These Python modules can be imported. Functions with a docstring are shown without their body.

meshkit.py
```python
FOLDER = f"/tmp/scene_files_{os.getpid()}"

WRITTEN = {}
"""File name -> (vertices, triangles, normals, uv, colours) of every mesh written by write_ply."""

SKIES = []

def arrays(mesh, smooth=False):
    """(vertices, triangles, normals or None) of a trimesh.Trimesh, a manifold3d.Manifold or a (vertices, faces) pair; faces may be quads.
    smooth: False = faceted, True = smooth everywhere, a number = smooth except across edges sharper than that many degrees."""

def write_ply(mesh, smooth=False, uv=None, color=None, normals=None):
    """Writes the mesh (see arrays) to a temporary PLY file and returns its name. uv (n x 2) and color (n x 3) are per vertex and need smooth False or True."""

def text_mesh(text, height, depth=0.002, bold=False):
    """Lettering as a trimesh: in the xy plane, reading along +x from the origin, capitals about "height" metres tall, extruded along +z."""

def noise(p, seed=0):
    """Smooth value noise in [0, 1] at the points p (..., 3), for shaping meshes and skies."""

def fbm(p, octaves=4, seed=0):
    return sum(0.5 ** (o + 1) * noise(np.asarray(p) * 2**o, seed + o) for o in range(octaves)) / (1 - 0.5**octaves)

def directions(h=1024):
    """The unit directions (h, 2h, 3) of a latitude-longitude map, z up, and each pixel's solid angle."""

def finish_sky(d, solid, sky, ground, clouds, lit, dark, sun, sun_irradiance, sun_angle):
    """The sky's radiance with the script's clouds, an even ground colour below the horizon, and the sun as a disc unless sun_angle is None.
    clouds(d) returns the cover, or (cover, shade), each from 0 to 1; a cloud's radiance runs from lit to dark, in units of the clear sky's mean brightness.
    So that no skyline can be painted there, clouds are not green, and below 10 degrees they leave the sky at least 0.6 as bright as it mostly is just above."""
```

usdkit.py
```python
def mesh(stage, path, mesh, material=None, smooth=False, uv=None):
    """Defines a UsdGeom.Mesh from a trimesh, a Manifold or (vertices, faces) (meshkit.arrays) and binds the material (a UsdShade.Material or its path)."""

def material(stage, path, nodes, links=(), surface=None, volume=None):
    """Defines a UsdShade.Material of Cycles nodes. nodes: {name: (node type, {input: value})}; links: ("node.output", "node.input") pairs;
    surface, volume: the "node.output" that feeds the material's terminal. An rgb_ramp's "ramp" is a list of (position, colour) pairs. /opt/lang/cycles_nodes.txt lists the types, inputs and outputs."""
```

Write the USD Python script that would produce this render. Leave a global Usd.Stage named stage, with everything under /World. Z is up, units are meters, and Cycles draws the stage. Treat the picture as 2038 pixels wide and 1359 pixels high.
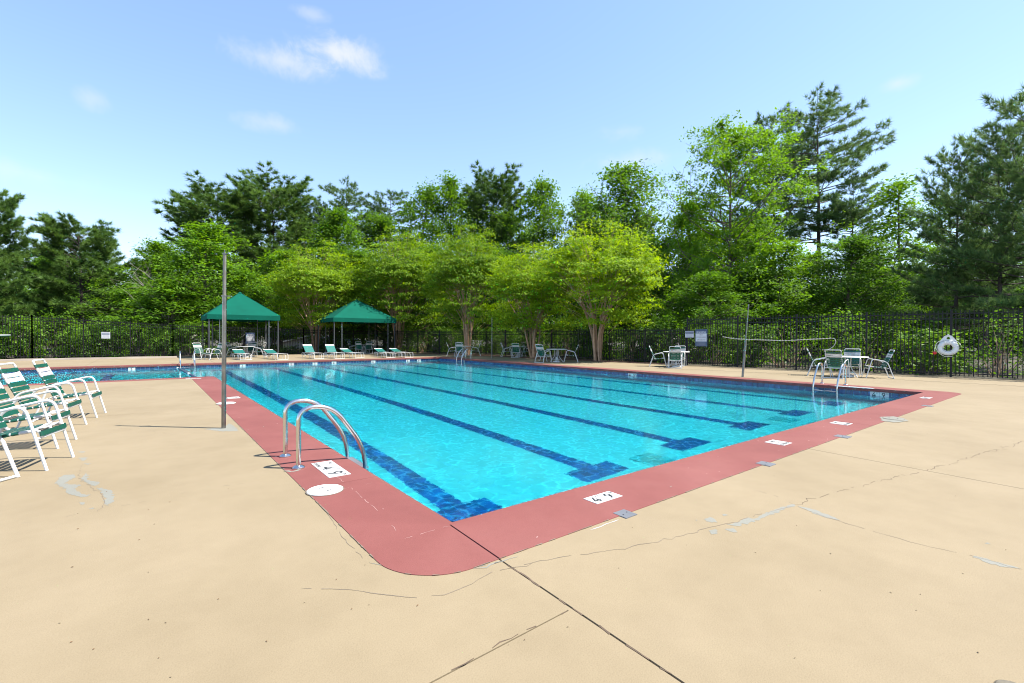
import math, random
import numpy as np, trimesh, usdkit, meshkit
from shapely.geometry import Polygon, LineString, Point, box as sbox, MultiPolygon
from shapely.ops import unary_union
from pxr import Usd, UsdGeom, UsdLux, UsdShade, Gf, Sdf, Vt

stage = Usd.Stage.CreateInMemory()
UsdGeom.SetStageUpAxis(stage, UsdGeom.Tokens.z)
UsdGeom.SetStageMetersPerUnit(stage, 1.0)
UsdGeom.Xform.Define(stage, '/World')
UsdGeom.Scope.Define(stage, '/World/Looks')
PI = math.pi

# ------------------------------------------------------------------ camera
F, CX, CY = 932.0, 1019.0, 679.5
EYE = np.array([-1.7176, -2.9328, 1.36])
FWD0 = np.array([0.61308558, 0.7900165, 0.0])
RIGHT0 = np.array([0.7900165, -0.61308558, 0.0])
PITCH = math.radians(0.507)
ROLL = math.radians(0.179)
fwd = FWD0 * math.cos(PITCH) - np.array([0, 0, 1.0]) * math.sin(PITCH)
up = np.cross(RIGHT0, fwd)
rgt = RIGHT0 * math.cos(ROLL) + up * math.sin(ROLL)
up = np.cross(rgt, fwd)
cam = UsdGeom.Camera.Define(stage, '/World/camera')
M = Gf.Matrix4d(*[float(x) for x in (*rgt, 0, *up, 0, *(-fwd), 0, *EYE, 1)])
cam.AddTransformOp().Set(M)
cam.CreateHorizontalApertureAttr(36.0)
cam.CreateVerticalApertureAttr(24.0)
cam.CreateFocalLengthAttr(36.0 * F / 2038.0)
cam.CreateClippingRangeAttr(Gf.Vec2f(0.05, 5000))
cam.CreateExposureAttr(1.40)

# ------------------------------------------------------------------ sky and sun
SUN_EL = math.radians(56.0)
SUN_AZ = math.atan2(1.41, -1.33)
sun_dir = np.array([math.sin(SUN_AZ) * math.cos(SUN_EL), math.cos(SUN_AZ) * math.cos(SUN_EL), math.sin(SUN_EL)])
sun = UsdLux.DistantLight.Define(stage, '/World/sun')
sun.CreateIntensityAttr(1.25)
sun.CreateAngleAttr(0.53)
sun.CreateColorAttr(Gf.Vec3f(1.0, 0.955, 0.88))
sun.CreateNormalizeAttr(True)
_z = sun_dir
_x = np.cross([0, 0, 1.0], _z); _x /= np.linalg.norm(_x)
_y = np.cross(_z, _x)
sun.AddTransformOp().Set(Gf.Matrix4d(*[float(v) for v in (*_x, 0, *_y, 0, *_z, 0, 0, 0, 30, 1)]))


def ray(px, py):
    d = fwd + rgt * (px - CX) / F - up * (py - CY) / F
    return d / np.linalg.norm(d)


def pix(px, py, z=0.0):
    d = ray(px, py)
    return EYE + d * ((z - EYE[2]) / d[2])


def atZ(px, Z):
    """ground point at depth Z along the column px"""
    p = EYE + (FWD0 + RIGHT0 * (px - CX) / F) * Z
    return np.array([p[0], p[1], 0.0])


def height_at(py, Z):
    return EYE[2] + (671.3 - py) / F * Z


def sky_material():
    n = {'sky': ('sky_texture', dict(sky_type='single_scattering', sun_disc=False, sun_elevation=SUN_EL, sun_rotation=SUN_AZ,
                                    altitude=100.0, air_density=1.0, aerosol_density=0.25, ozone_density=1.5)),
         'tc': ('texture_coordinate', {}),
         'bg': ('background_shader', dict(strength=0.14)),
         'nz': ('noise_texture', dict(scale=13.0, detail=8.0, roughness=0.62, distortion=0.5)),
         'nz2': ('noise_texture', dict(scale=38.0, detail=5.0, roughness=0.6))}
    L = [('tc.generated', 'nz.vector'), ('tc.generated', 'nz2.vector')]
    n['tint'] = ('mix_color', dict(blend_type='multiply', fac=1.0, b=(0.98, 0.985, 1.04), use_clamp=False))
    n['gam'] = ('gamma', dict(gamma=0.72))
    n['sat'] = ('hsv', dict(hue=0.5, saturation=1.15, value=1.19, fac=1.0))
    L += [('sky.color', 'gam.color'), ('gam.color', 'sat.color'), ('sat.color', 'tint.a')]
    prev = 'tint.result'
    clouds = [(565, 122, 0.125, 0.036, 0.62), (680, 106, 0.12, 0.042, 0.85), (620, 28, 0.045, 0.016, 0.35), (185, 196, 0.030, 0.024, 0.32),
              (540, 246, 0.075, 0.026, 0.45), (1235, 262, 0.075, 0.026, 0.3), (1265, 318, 0.13, 0.03, 0.35), (1785, 165, 0.036, 0.018, 0.5),
              (30, 340, 0.12, 0.03, 0.3)]
    for i, (px, py, sx, sy, op) in enumerate(clouds):
        d = ray(px, py)
        az, el = math.atan2(d[0], d[1]), math.asin(d[2])
        n[f'r{i}'] = ('mapping', dict(mapping_type='point', rotation=(0.0, 0.0, az), scale=(1.0, 1.0, 1.0), location=(0.0, 0.0, 0.0)))
        n[f'q{i}'] = ('mapping', dict(mapping_type='point', rotation=(-el, 0.0, 0.0)))
        n[f's{i}'] = ('mapping', dict(mapping_type='point', scale=(1 / sx, 1.0 / max(sx, sy), 1 / sy), location=(0.0, -1.0 / max(sx, sy), 0.0)))
        n[f'g{i}'] = ('gradient_texture', dict(gradient_type='spherical'))
        n[f'a{i}'] = ('math', dict(math_type='multiply_add', value2=1.9, value3=-1.0))
        n[f'b{i}'] = ('math', dict(math_type='multiply_add', value2=0.6, value3=-0.3))
        n[f'c{i}'] = ('math', dict(math_type='add'))
        n[f'm{i}'] = ('math', dict(math_type='add'))
        n[f'd{i}'] = ('map_range', dict(range_type='smoothstep', from_min=0.05, from_max=1.15, to_min=0.0, to_max=op, clamp=True))
        n[f'gate{i}'] = ('map_range', dict(range_type='smoothstep', from_min=0.0, from_max=0.25, to_min=0.0, to_max=1.0, clamp=True))
        n[f'k{i}'] = ('math', dict(math_type='multiply'))
        n[f'x{i}'] = ('mix_color', dict(b=(2.55, 2.65, 2.8), use_clamp_result=False, use_clamp=True))
        L += [('tc.generated', f'r{i}.vector'), (f'r{i}.vector', f'q{i}.vector'), (f'q{i}.vector', f's{i}.vector'), (f's{i}.vector', f'g{i}.vector'),
              ('nz.fac', f'a{i}.value1'), ('nz2.fac', f'b{i}.value1'), (f'g{i}.fac', f'c{i}.value1'), (f'a{i}.value', f'c{i}.value2'),
              (f'c{i}.value', f'm{i}.value1'), (f'b{i}.value', f'm{i}.value2'), (f'm{i}.value', f'd{i}.value'),
              (f'g{i}.fac', f'gate{i}.value'), (f'd{i}.result', f'k{i}.value1'), (f'gate{i}.result', f'k{i}.value2'),
              (f'k{i}.value', f'x{i}.fac'), (prev, f'x{i}.a')]
        prev = f'x{i}.result'
    L += [(prev, 'bg.color')]
    return usdkit.material(stage, '/World/Looks/sky_look', n, L, surface='bg.background')


dome = UsdLux.DomeLight.Define(stage, '/World/sky')
UsdShade.MaterialBindingAPI.Apply(dome.GetPrim()).Bind(sky_material())
dome.GetPrim().SetCustomDataByKey('kind', 'structure')

# ------------------------------------------------------------------ helpers: naming
used = {}


def path_for(name, parent='/World'):
    k = (parent, name)
    c = used.get(k, 0)
    used[k] = c + 1
    return f'{parent}/{name}' if c == 0 else f'{parent}/{name}_{c:03d}'


def meta(prim, label=None, cat=None, group=None, kind=None):
    for k, v in (('label', label), ('category', cat), ('group', group), ('kind', kind)):
        if v:
            prim.SetCustomDataByKey(k, v)


def place(x, loc=(0, 0, 0), rz=0.0, scale=None, rx=0.0):
    x.AddTranslateOp().Set(Gf.Vec3d(*[float(v) for v in loc]))
    if rz:
        x.AddRotateZOp().Set(math.degrees(rz))
    if rx:
        x.AddRotateXOp().Set(math.degrees(rx))
    if scale is not None:
        s = (scale,) * 3 if np.ndim(scale) == 0 else scale
        x.AddScaleOp().Set(Gf.Vec3f(*[float(v) for v in s]))


def thing(name, label, cat, loc=(0, 0, 0), rz=0.0, group=None, kind=None, scale=None):
    x = UsdGeom.Xform.Define(stage, path_for(name))
    place(x, loc, rz, scale)
    meta(x.GetPrim(), label, cat, group, kind)
    return str(x.GetPath())


def kind_of(name):
    p = f'/World/Kinds/{name}'
    stage.CreateClassPrim(p)
    stage.GetPrimAtPath(p).SetTypeName('Xform')
    return p


stage.CreateClassPrim('/World/Kinds')


def copy_of(kind, name, label, cat, loc, rz=0.0, scale=None, group=None):
    x = UsdGeom.Xform.Define(stage, path_for(name))
    x.GetPrim().GetReferences().AddInternalReference(kind)
    x.GetPrim().SetInstanceable(True)
    place(x, loc, rz, scale)
    meta(x.GetPrim(), label, cat, group)
    return str(x.GetPath())


def obj(name, m, mat, parent='/World', smooth=False, **kw):
    p = path_for(name, parent)
    if isinstance(m, list):
        m = cat(m)
    g = usdkit.mesh(stage, p, m, MAT[mat], smooth=smooth)
    if kw:
        meta(g.GetPrim(), kw.get('label'), kw.get('cat'), kw.get('group'), kw.get('kind'))
    return p


# ------------------------------------------------------------------ helpers: shapes
def cat(ms):
    vs, fs, n = [], [], 0
    for m in ms:
        if isinstance(m, tuple):
            v, f = m
        else:
            v, f = np.asarray(m.vertices), np.asarray(m.faces)
        vs.append(v); fs.append(f + n); n += len(v)
    return np.vstack(vs), np.vstack(fs)


def bx(lo, hi):
    lo, hi = np.asarray(lo, float), np.asarray(hi, float)
    m = trimesh.creation.box(hi - lo)
    return np.asarray(m.vertices) + (lo + hi) / 2, np.asarray(m.faces)


def xf(m, loc=(0, 0, 0), rz=0.0, rx=0.0, ry=0.0):
    v, f = m if isinstance(m, tuple) else (np.asarray(m.vertices), np.asarray(m.faces))
    T = trimesh.transformations.euler_matrix(rx, ry, rz)[:3, :3]
    return v @ T.T + np.asarray(loc), f


def fillet(pts, r, n=6):
    pts = [np.asarray(p, float) for p in pts]
    out = [pts[0]]
    for a, b, c in zip(pts[:-2], pts[1:-1], pts[2:]):
        d1, d2 = a - b, c - b
        l1, l2 = np.linalg.norm(d1), np.linalg.norm(d2)
        rr = min(r, l1 * 0.49, l2 * 0.49)
        p1, p2 = b + d1 / l1 * rr, b + d2 / l2 * rr
        for t in np.linspace(0, 1, n + 1):
            out.append((1 - t) ** 2 * p1 + 2 * t * (1 - t) * b + t * t * p2)
    out.append(pts[-1])
    return np.array(out)


def tube(pts, radius, sides=8, caps=True, closed=False):
    p = np.asarray(pts, float)
    n = len(p)
    if closed:
        t = np.roll(p, -1, 0) - np.roll(p, 1, 0)
    else:
        t = np.gradient(p, axis=0)
    t /= np.linalg.norm(t, axis=1, keepdims=True) + 1e-12
    r = np.broadcast_to(np.asarray(radius, float), (n,))
    a = np.cross(t[0], [0, 0, 1.0] if abs(t[0][2]) < 0.9 else [1.0, 0, 0])
    a /= np.linalg.norm(a)
    A = []
    for i in range(n):
        a = a - t[i] * (a @ t[i])
        a /= np.linalg.norm(a) + 1e-12
        A.append(a)
    A = np.array(A)
    B = np.cross(t, A)
    ang = np.arange(sides) * 2 * PI / sides
    v = p[:, None] + r[:, None, None] * (np.cos(ang)[None, :, None] * A[:, None] + np.sin(ang)[None, :, None] * B[:, None])
    v = v.reshape(-1, 3)
    f = []
    m = n if closed else n - 1
    for i in range(m):
        i2 = (i + 1) % n
        for j in range(sides):
            j2 = (j + 1) % sides
            f.append((i * sides + j, i * sides + j2, i2 * sides + j2))
            f.append((i * sides + j, i2 * sides + j2, i2 * sides + j))
    if caps and not closed:
        for j in range(1, sides - 1):
            f.append((0, j + 1, j))
            o = (n - 1) * sides
            f.append((o, o + j, o + j + 1))
    return v, np.array(f)


def prism(poly, z0, z1):
    geoms = getattr(poly, 'geoms', [poly])
    out = []
    for g in geoms:
        if g.is_empty or g.area < 1e-7 or g.geom_type != 'Polygon':
            continue
        m = trimesh.creation.extrude_polygon(g, z1 - z0, engine='earcut')
        out.append((np.asarray(m.vertices) + [0, 0, z0], np.asarray(m.faces)))
    return cat(out)


def lathe(prof, n=24):
    m = trimesh.creation.revolve(np.asarray(prof, float), sections=n)
    return np.asarray(m.vertices), np.asarray(m.faces)


def cyl(c, r, z0, z1, n=16):
    m = trimesh.creation.cylinder(r, z1 - z0, sections=n)
    return np.asarray(m.vertices) + [c[0], c[1], (z0 + z1) / 2], np.asarray(m.faces)


def text(s, h, depth=0.002, bold=False, center=True):
    m = meshkit.text_mesh(s, h, depth, bold)
    v = np.asarray(m.vertices).copy()
    if center:
        v[:, 0] -= (v[:, 0].min() + v[:, 0].max()) / 2
        v[:, 1] -= (v[:, 1].min() + v[:, 1].max()) / 2
    return v, np.asarray(m.faces)


# ------------------------------------------------------------------ materials
MAT = {}


def mat(name, nodes, links, surface='p.BSDF', volume=None):
    MAT[name] = usdkit.material(stage, f'/World/Looks/{name}', nodes, links, surface=surface, volume=volume)


def plain(name, col, rough=0.5, metal=0.0, vary=0.08, scale=6.0, bump=0.0, bscale=60.0, spec=0.5):
    c = np.asarray(col, float)
    n = {'t': ('texture_coordinate', {}), 'g': ('geometry', {}), 'n': ('noise_texture', dict(scale=scale, detail=5.0, roughness=0.6)),
         'r': ('rgb_ramp', {'ramp': [(0.25, tuple(c * (1 - vary))), (0.75, tuple(np.minimum(c * (1 + vary), 0.95)))]}),
         'p': ('principled_bsdf', dict(roughness=rough, metallic=metal, specular_ior_level=spec))}
    L = [('g.position', 'n.vector'), ('n.fac', 'r.fac'), ('r.color', 'p.base_color')]
    if bump:
        n['n2'] = ('noise_texture', dict(scale=bscale, detail=4.0))
        n['b'] = ('bump', dict(strength=bump, distance=0.01))
        L += [('g.position', 'n2.vector'), ('n2.fac', 'b.height'), ('b.normal', 'p.normal')]
    mat(name, n, L)


def concrete(name, base, dark, light, fleck):
    n = {'g': ('geometry', {}),
         'n1': ('noise_texture', dict(scale=0.55, detail=6.0, roughness=0.62)),
         'n2': ('noise_texture', dict(scale=3.2, detail=5.0, roughness=0.65)),
         'n3': ('noise_texture', dict(scale=130.0, detail=3.0, roughness=0.7)),
         'n4': ('noise_texture', dict(scale=42.0, detail=4.0, roughness=0.75)),
         'r1': ('rgb_ramp', {'ramp': [(0.30, dark), (0.5, base), (0.72, light)]}),
         'm2': ('mix_color', dict(blend_type='multiply', fac=1.0)),
         'r2': ('rgb_ramp', {'ramp': [(0.28, (0.93, 0.925, 0.92)), (0.6, (1.0, 1.0, 1.0))]}),
         'm3': ('mix_color', dict(blend_type='multiply', fac=1.0)),
         'r3': ('rgb_ramp', {'ramp': [(0.30, (0.90, 0.895, 0.89)), (0.52, (1.0, 1.0, 1.0)), (0.75, (1.03, 1.03, 1.03))]}),
         'r4': ('rgb_ramp', {'ramp': [(0.70, (0, 0, 0)), (0.76, (1, 1, 1))]}),
         'mf': ('mix_color', dict(blend_type='mix', b=fleck)),
         'mm': ('math', dict(math_type='multiply', value2=0.5)),
         'b': ('bump', dict(strength=0.32, distance=0.004)),
         'p': ('principled_bsdf', dict(roughness=0.82, specular_ior_level=0.25))}
    L = [('g.position', f'{k}.vector') for k in ('n1', 'n2', 'n3', 'n4')]
    L += [('n1.fac', 'r1.fac'), ('r1.color', 'm2.a'), ('n2.fac', 'r2.fac'), ('r2.color', 'm2.b'), ('m2.result', 'm3.a'), ('n3.fac', 'r3.fac'),
          ('r3.color', 'm3.b'), ('n4.fac', 'r4.fac'), ('r4.color', 'mm.value1'), ('mm.value', 'mf.fac'), ('m3.result', 'mf.a'), ('mf.result', 'p.base_color'),
          ('n3.fac', 'b.height'), ('b.normal', 'p.normal')]
    mat(name, n, L)


concrete('deck_paint', (0.210, 0.166, 0.103), (0.189, 0.148, 0.090), (0.230, 0.183, 0.116), (0.182, 0.142, 0.09))
concrete('coping_paint', (0.166, 0.0545, 0.048), (0.143, 0.045, 0.040), (0.190, 0.069, 0.061), (0.21, 0.11, 0.10))
concrete('bare_concrete', (0.180, 0.178, 0.152), (0.167, 0.164, 0.138), (0.196, 0.192, 0.168), (0.28, 0.25, 0.19))
concrete('curb_concrete', (0.34, 0.29, 0.24), (0.27, 0.235, 0.20), (0.40, 0.35, 0.29), (0.3, 0.27, 0.24))
plain('crack_dark', (0.085, 0.058, 0.038), 0.95, vary=0.4, scale=14)
plain('crack_grey', (0.135, 0.108, 0.08), 0.95, vary=0.3, scale=20)
plain('joint_pale', (0.38, 0.22, 0.20), 0.9, vary=0.35, scale=30)
plain('white_paint', (0.50, 0.50, 0.49), 0.32, vary=0.03)
plain('white_plastic', (0.52, 0.52, 0.50), 0.4, vary=0.03)
plain('strap_green', (0.002, 0.056, 0.036), 0.45, vary=0.12, scale=12)
plain('strap_white', (0.44, 0.425, 0.40), 0.38, vary=0.05, scale=12)
plain('strap_teal', (0.016, 0.125, 0.105), 0.33, vary=0.12, scale=12)
plain('canvas_green', (0.0006, 0.070, 0.046), 0.9, vary=0.12, scale=1.2, bump=0.15, bscale=300, spec=0.12)
plain('black_iron', (0.006, 0.006, 0.007), 0.5, vary=0.2, spec=0.25)
plain('dark_post', (0.035, 0.037, 0.04), 0.45, vary=0.2)
plain('grey_post', (0.085, 0.095, 0.10), 0.4, metal=0.4, vary=0.2)
plain('steel', (0.62, 0.61, 0.59), 0.17, metal=1.0, vary=0.06, scale=40)
plain('galvanised', (0.20, 0.19, 0.175), 0.27, metal=0.9, vary=0.4, scale=5)
plain('worn_pole', (0.17, 0.162, 0.14), 0.55, metal=0.5, vary=0.25, scale=9)
plain('hook_pole', (0.40, 0.38, 0.31), 0.5, vary=0.15, scale=9)
plain('tile_white', (0.46, 0.46, 0.45), 0.3, vary=0.03)
plain('ink_black', (0.02, 0.02, 0.022), 0.5)
plain('ink_grey', (0.22, 0.22, 0.23), 0.6, vary=0.3)
plain('ink_blue', (0.03, 0.05, 0.10), 0.5)
plain('sign_white', (0.40, 0.405, 0.43), 0.5, vary=0.04)
plain('plate_grey', (0.145, 0.15, 0.165), 0.5, metal=0.3, vary=0.15)
plain('grout', (0.34, 0.36, 0.38), 0.8)
plain('plaster', (0.40, 0.51, 0.52), 0.7, vary=0.05, scale=2.0)
plain('lane_tile', (0.004, 0.045, 0.20), 0.4, vary=0.35, scale=7)
plain('lane_tile_light', (0.010, 0.085, 0.30), 0.4, vary=0.3, scale=7)
plain('lane_grout', (0.03, 0.17, 0.42), 0.6, vary=0.1)
plain('grate_teal', (0.10, 0.33, 0.36), 0.5, vary=0.2)
plain('red_float', (0.45, 0.02, 0.02), 0.4)
plain('blue_float', (0.01, 0.07, 0.35), 0.35)
plain('rope_dark', (0.03, 0.05, 0.08), 0.6)
plain('rope_white', (0.7, 0.68, 0.62), 0.8)
plain('house_roof', (0.44, 0.45, 0.48), 0.8, vary=0.1)
plain('house_wall', (0.40, 0.40, 0.42), 0.8)
plain('mulch', (0.085, 0.038, 0.022), 0.95, vary=0.6, scale=30, bump=0.8, bscale=50)
plain('cover_brown', (0.10, 0.085, 0.06), 0.8, vary=0.3, scale=30)
plain('debris', (0.10, 0.06, 0.03), 0.9, vary=0.4, scale=40)


def tile_look(name, a, b, c):
    n = {'g': ('geometry', {}), 'n': ('noise_texture', dict(scale=5.0, detail=4.0)), 'o': ('noise_texture', dict(scale=60.0, detail=2.0)),
         'm': ('math', dict(math_type='multiply_add', value2=0.45, value3=0.0)), 'ad': ('math', dict(math_type='add')),
         'r': ('rgb_ramp', {'ramp': [(0.45, a), (0.75, b), (1.0, c)]}), 'p': ('principled_bsdf', dict(roughness=0.2))}
    mat(name, n, [('g.position', 'n.vector'), ('g.position', 'o.vector'), ('o.fac', 'm.value1'), ('n.fac', 'ad.value1'), ('m.value', 'ad.value2'), ('ad.value', 'r.fac'), ('r.color', 'p.base_color')])


tile_look('band_tile', (0.014, 0.035, 0.085), (0.028, 0.064, 0.15), (0.07, 0.115, 0.20))
tile_look('band_tile_b', (0.010, 0.026, 0.062), (0.020, 0.05, 0.115), (0.05, 0.09, 0.165))

# water: real refraction, tinted by depth; fine ripples let through focused threads of sunlight
mat('water_look', {'g': ('geometry', {}),
                   'mp': ('mapping', dict(mapping_type='point', scale=(1.0, 1.0, 0.0))),
                   'n1': ('noise_texture', dict(scale=14.0, detail=2.0, roughness=0.5, distortion=0.6)),
                   'n2': ('noise_texture', dict(scale=3.2, detail=2.0, roughness=0.5)),
                   'm1': ('math', dict(math_type='multiply', value2=0.032)), 'm2': ('math', dict(math_type='multiply', value2=0.035)),
                   'ad': ('math', dict(math_type='add')),
                   'b': ('bump', dict(strength=1.0, distance=0.05)),
                   'w': ('glass_bsdf', dict(color=(0.97, 0.97, 0.97), roughness=0.0, IOR=1.33)),
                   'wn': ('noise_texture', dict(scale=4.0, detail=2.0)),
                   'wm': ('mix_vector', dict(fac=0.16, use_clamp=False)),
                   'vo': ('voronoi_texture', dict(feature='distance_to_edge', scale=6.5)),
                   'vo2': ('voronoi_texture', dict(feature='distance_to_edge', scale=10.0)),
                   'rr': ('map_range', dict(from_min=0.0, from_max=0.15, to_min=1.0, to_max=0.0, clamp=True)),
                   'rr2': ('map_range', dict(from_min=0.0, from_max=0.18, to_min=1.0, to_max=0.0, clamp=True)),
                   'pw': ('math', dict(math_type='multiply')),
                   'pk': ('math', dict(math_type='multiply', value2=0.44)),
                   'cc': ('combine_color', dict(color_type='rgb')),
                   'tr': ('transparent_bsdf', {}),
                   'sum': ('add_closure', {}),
                   'v': ('absorption_volume', dict(color=(0.0, 0.905, 0.955), density=0.95))},
    [('g.position', 'mp.vector'), ('mp.vector', 'n1.vector'), ('mp.vector', 'n2.vector'), ('n1.fac', 'm1.value1'), ('n2.fac', 'm2.value1'), ('m1.value', 'ad.value1'),
     ('m2.value', 'ad.value2'), ('ad.value', 'b.height'), ('b.normal', 'w.normal'),
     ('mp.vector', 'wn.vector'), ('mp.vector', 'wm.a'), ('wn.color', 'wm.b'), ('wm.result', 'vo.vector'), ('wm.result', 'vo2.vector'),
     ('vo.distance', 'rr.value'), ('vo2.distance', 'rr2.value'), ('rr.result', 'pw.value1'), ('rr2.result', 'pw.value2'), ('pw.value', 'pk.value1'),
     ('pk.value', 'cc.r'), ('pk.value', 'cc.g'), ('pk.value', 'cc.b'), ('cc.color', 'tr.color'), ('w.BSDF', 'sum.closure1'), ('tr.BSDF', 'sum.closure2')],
    surface='sum.closure', volume='v.volume')


def leaf_look(name, dark, mid, light, trans=0.35, rough=0.45, clump=1.1):
    n = {'g': ('geometry', {}), 'oi': ('object_info', {}),
         'n': ('noise_texture', dict(scale=clump, detail=3.0)),
         'm': ('math', dict(math_type='multiply_add', value2=0.42, value3=-0.05)),
         'ad': ('math', dict(math_type='multiply_add', value2=0.78)),
         'ad2': ('math', dict(math_type='multiply_add', value2=0.16, value3=-0.08)), 'sm': ('math', dict(math_type='add')),
         'r': ('rgb_ramp', {'ramp': [(0.22, dark), (0.52, mid), (0.85, light)]}),
         'p': ('principled_bsdf', dict(roughness=rough, specular_ior_level=0.25)),
         't': ('translucent_bsdf', {}), 'hs': ('hsv', dict(hue=0.49, saturation=1.05, value=1.5)),
         'mx': ('mix_closure', dict(fac=trans))}
    L = [('g.position', 'n.vector'), ('g.random_per_island', 'm.value1'), ('n.fac', 'ad.value1'), ('m.value', 'ad.value3'), ('oi.random', 'ad2.value1'),
         ('ad.value', 'sm.value1'), ('ad2.value', 'sm.value2'), ('sm.value', 'r.fac'), ('r.color', 'p.base_color'), ('r.color', 'hs.color'), ('hs.color', 't.color'),
         ('p.BSDF', 'mx.closure1'), ('t.BSDF', 'mx.closure2')]
    mat(name, n, L, surface='mx.closure')


leaf_look('leaf_broad', (0.052, 0.128, 0.009), (0.150, 0.295, 0.016), (0.27, 0.42, 0.030), trans=0.5, rough=0.6)
leaf_look('leaf_deep', (0.040, 0.105, 0.009), (0.110, 0.225, 0.018), (0.20, 0.33, 0.034), trans=0.48, rough=0.6)
leaf_look('leaf_myrtle', (0.075, 0.160, 0.006), (0.250, 0.370, 0.012), (0.47, 0.51, 0.022), trans=0.5, rough=0.6, clump=1.9)
leaf_look('leaf_hedge', (0.030, 0.085, 0.008), (0.140, 0.265, 0.020), (0.30, 0.43, 0.055), trans=0.4, rough=0.5, clump=2.2)
leaf_look('needle', (0.046, 0.100, 0.018), (0.135, 0.230, 0.042), (0.225, 0.315, 0.064), trans=0.35, rough=0.6)
leaf_look('needle_blue', (0.044, 0.092, 0.026), (0.125, 0.208, 0.056), (0.200, 0.275, 0.088), trans=0.35, rough=0.6)
plain('bark_grey', (0.085, 0.065, 0.05), 0.9, vary=0.35, scale=8, bump=0.6, bscale=25)
plain('bark_pale', (0.26, 0.23, 0.19), 0.9, vary=0.3, scale=8)
plain('bark_dark', (0.045, 0.033, 0.026), 0.9, vary=0.35, scale=8)
plain('bark_myrtle', (0.30, 0.185, 0.11), 0.75, vary=0.35, scale=5, bump=0.3, bscale=12)
plain('grass_look', (0.07, 0.12, 0.03), 0.95, vary=0.4, scale=3)
plain('soil', (0.05, 0.042, 0.026), 0.95, vary=0.5, scale=1.5)

# ------------------------------------------------------------------ ground, deck, pool
W_, L_ = 13.8, 25.0          # lap part: x 0..13.8, y 0..25; the shallow arm runs off behind y 15.85
PIER = 15.85
pool = Polygon([(0, 0), (W_, 0), (W_, L_), (-22, L_), (-22, PIER), (0, PIER)])
# fence line: tall run on the right, low run beside the pool, long run behind the far edge
FR0, FR1, FB, FA, FL = (np.array(p) for p in ([21.9, -9.0], [19.75, 10.3], [18.95, 27.0], [14.0, 36.6], [-24.0, 36.6]))
yard = Polygon([(-28, -16), (22.6, -16), (21.75, -9), (19.58, 10.1), (18.35, 15.0), (17.5, 25.0), (16.6, 30.2), (14.2, 34.3), (9.0, 35.6), (1.2, 35.4), (-0.2, 33.7), (-28, 33.5)])

terrain = obj('ground', prism(Polygon([(-400, -400), (400, -400), (400, 400), (-400, 400)]).difference(yard.buffer(-0.05)), -0.6, -0.06), 'soil', kind='structure')

cop_w = 0.63
# coping outline: rounded at the outer corners
arm = sbox(-23, PIER - cop_w, 0, L_ + cop_w)
lap = sbox(-cop_w, -cop_w, W_ + cop_w, L_ + cop_w)
cop_out = unary_union([lap.buffer(-0.42).buffer(0.42), sbox(-22, PIER - cop_w * 0.85, W_ / 2, L_ + cop_w * 0.85)])
coping_poly = cop_out.difference(pool).intersection(sbox(-22, -5, 30, 40))


def W2(px, py):
    p = pix(px, py)
    return (p[0], p[1])


def ext(a, b, t0=0.0, t1=1.0):
    a, b = np.asarray(a), np.asarray(b)
    return tuple(a + (b - a) * t0), tuple(a + (b - a) * t1)


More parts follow.
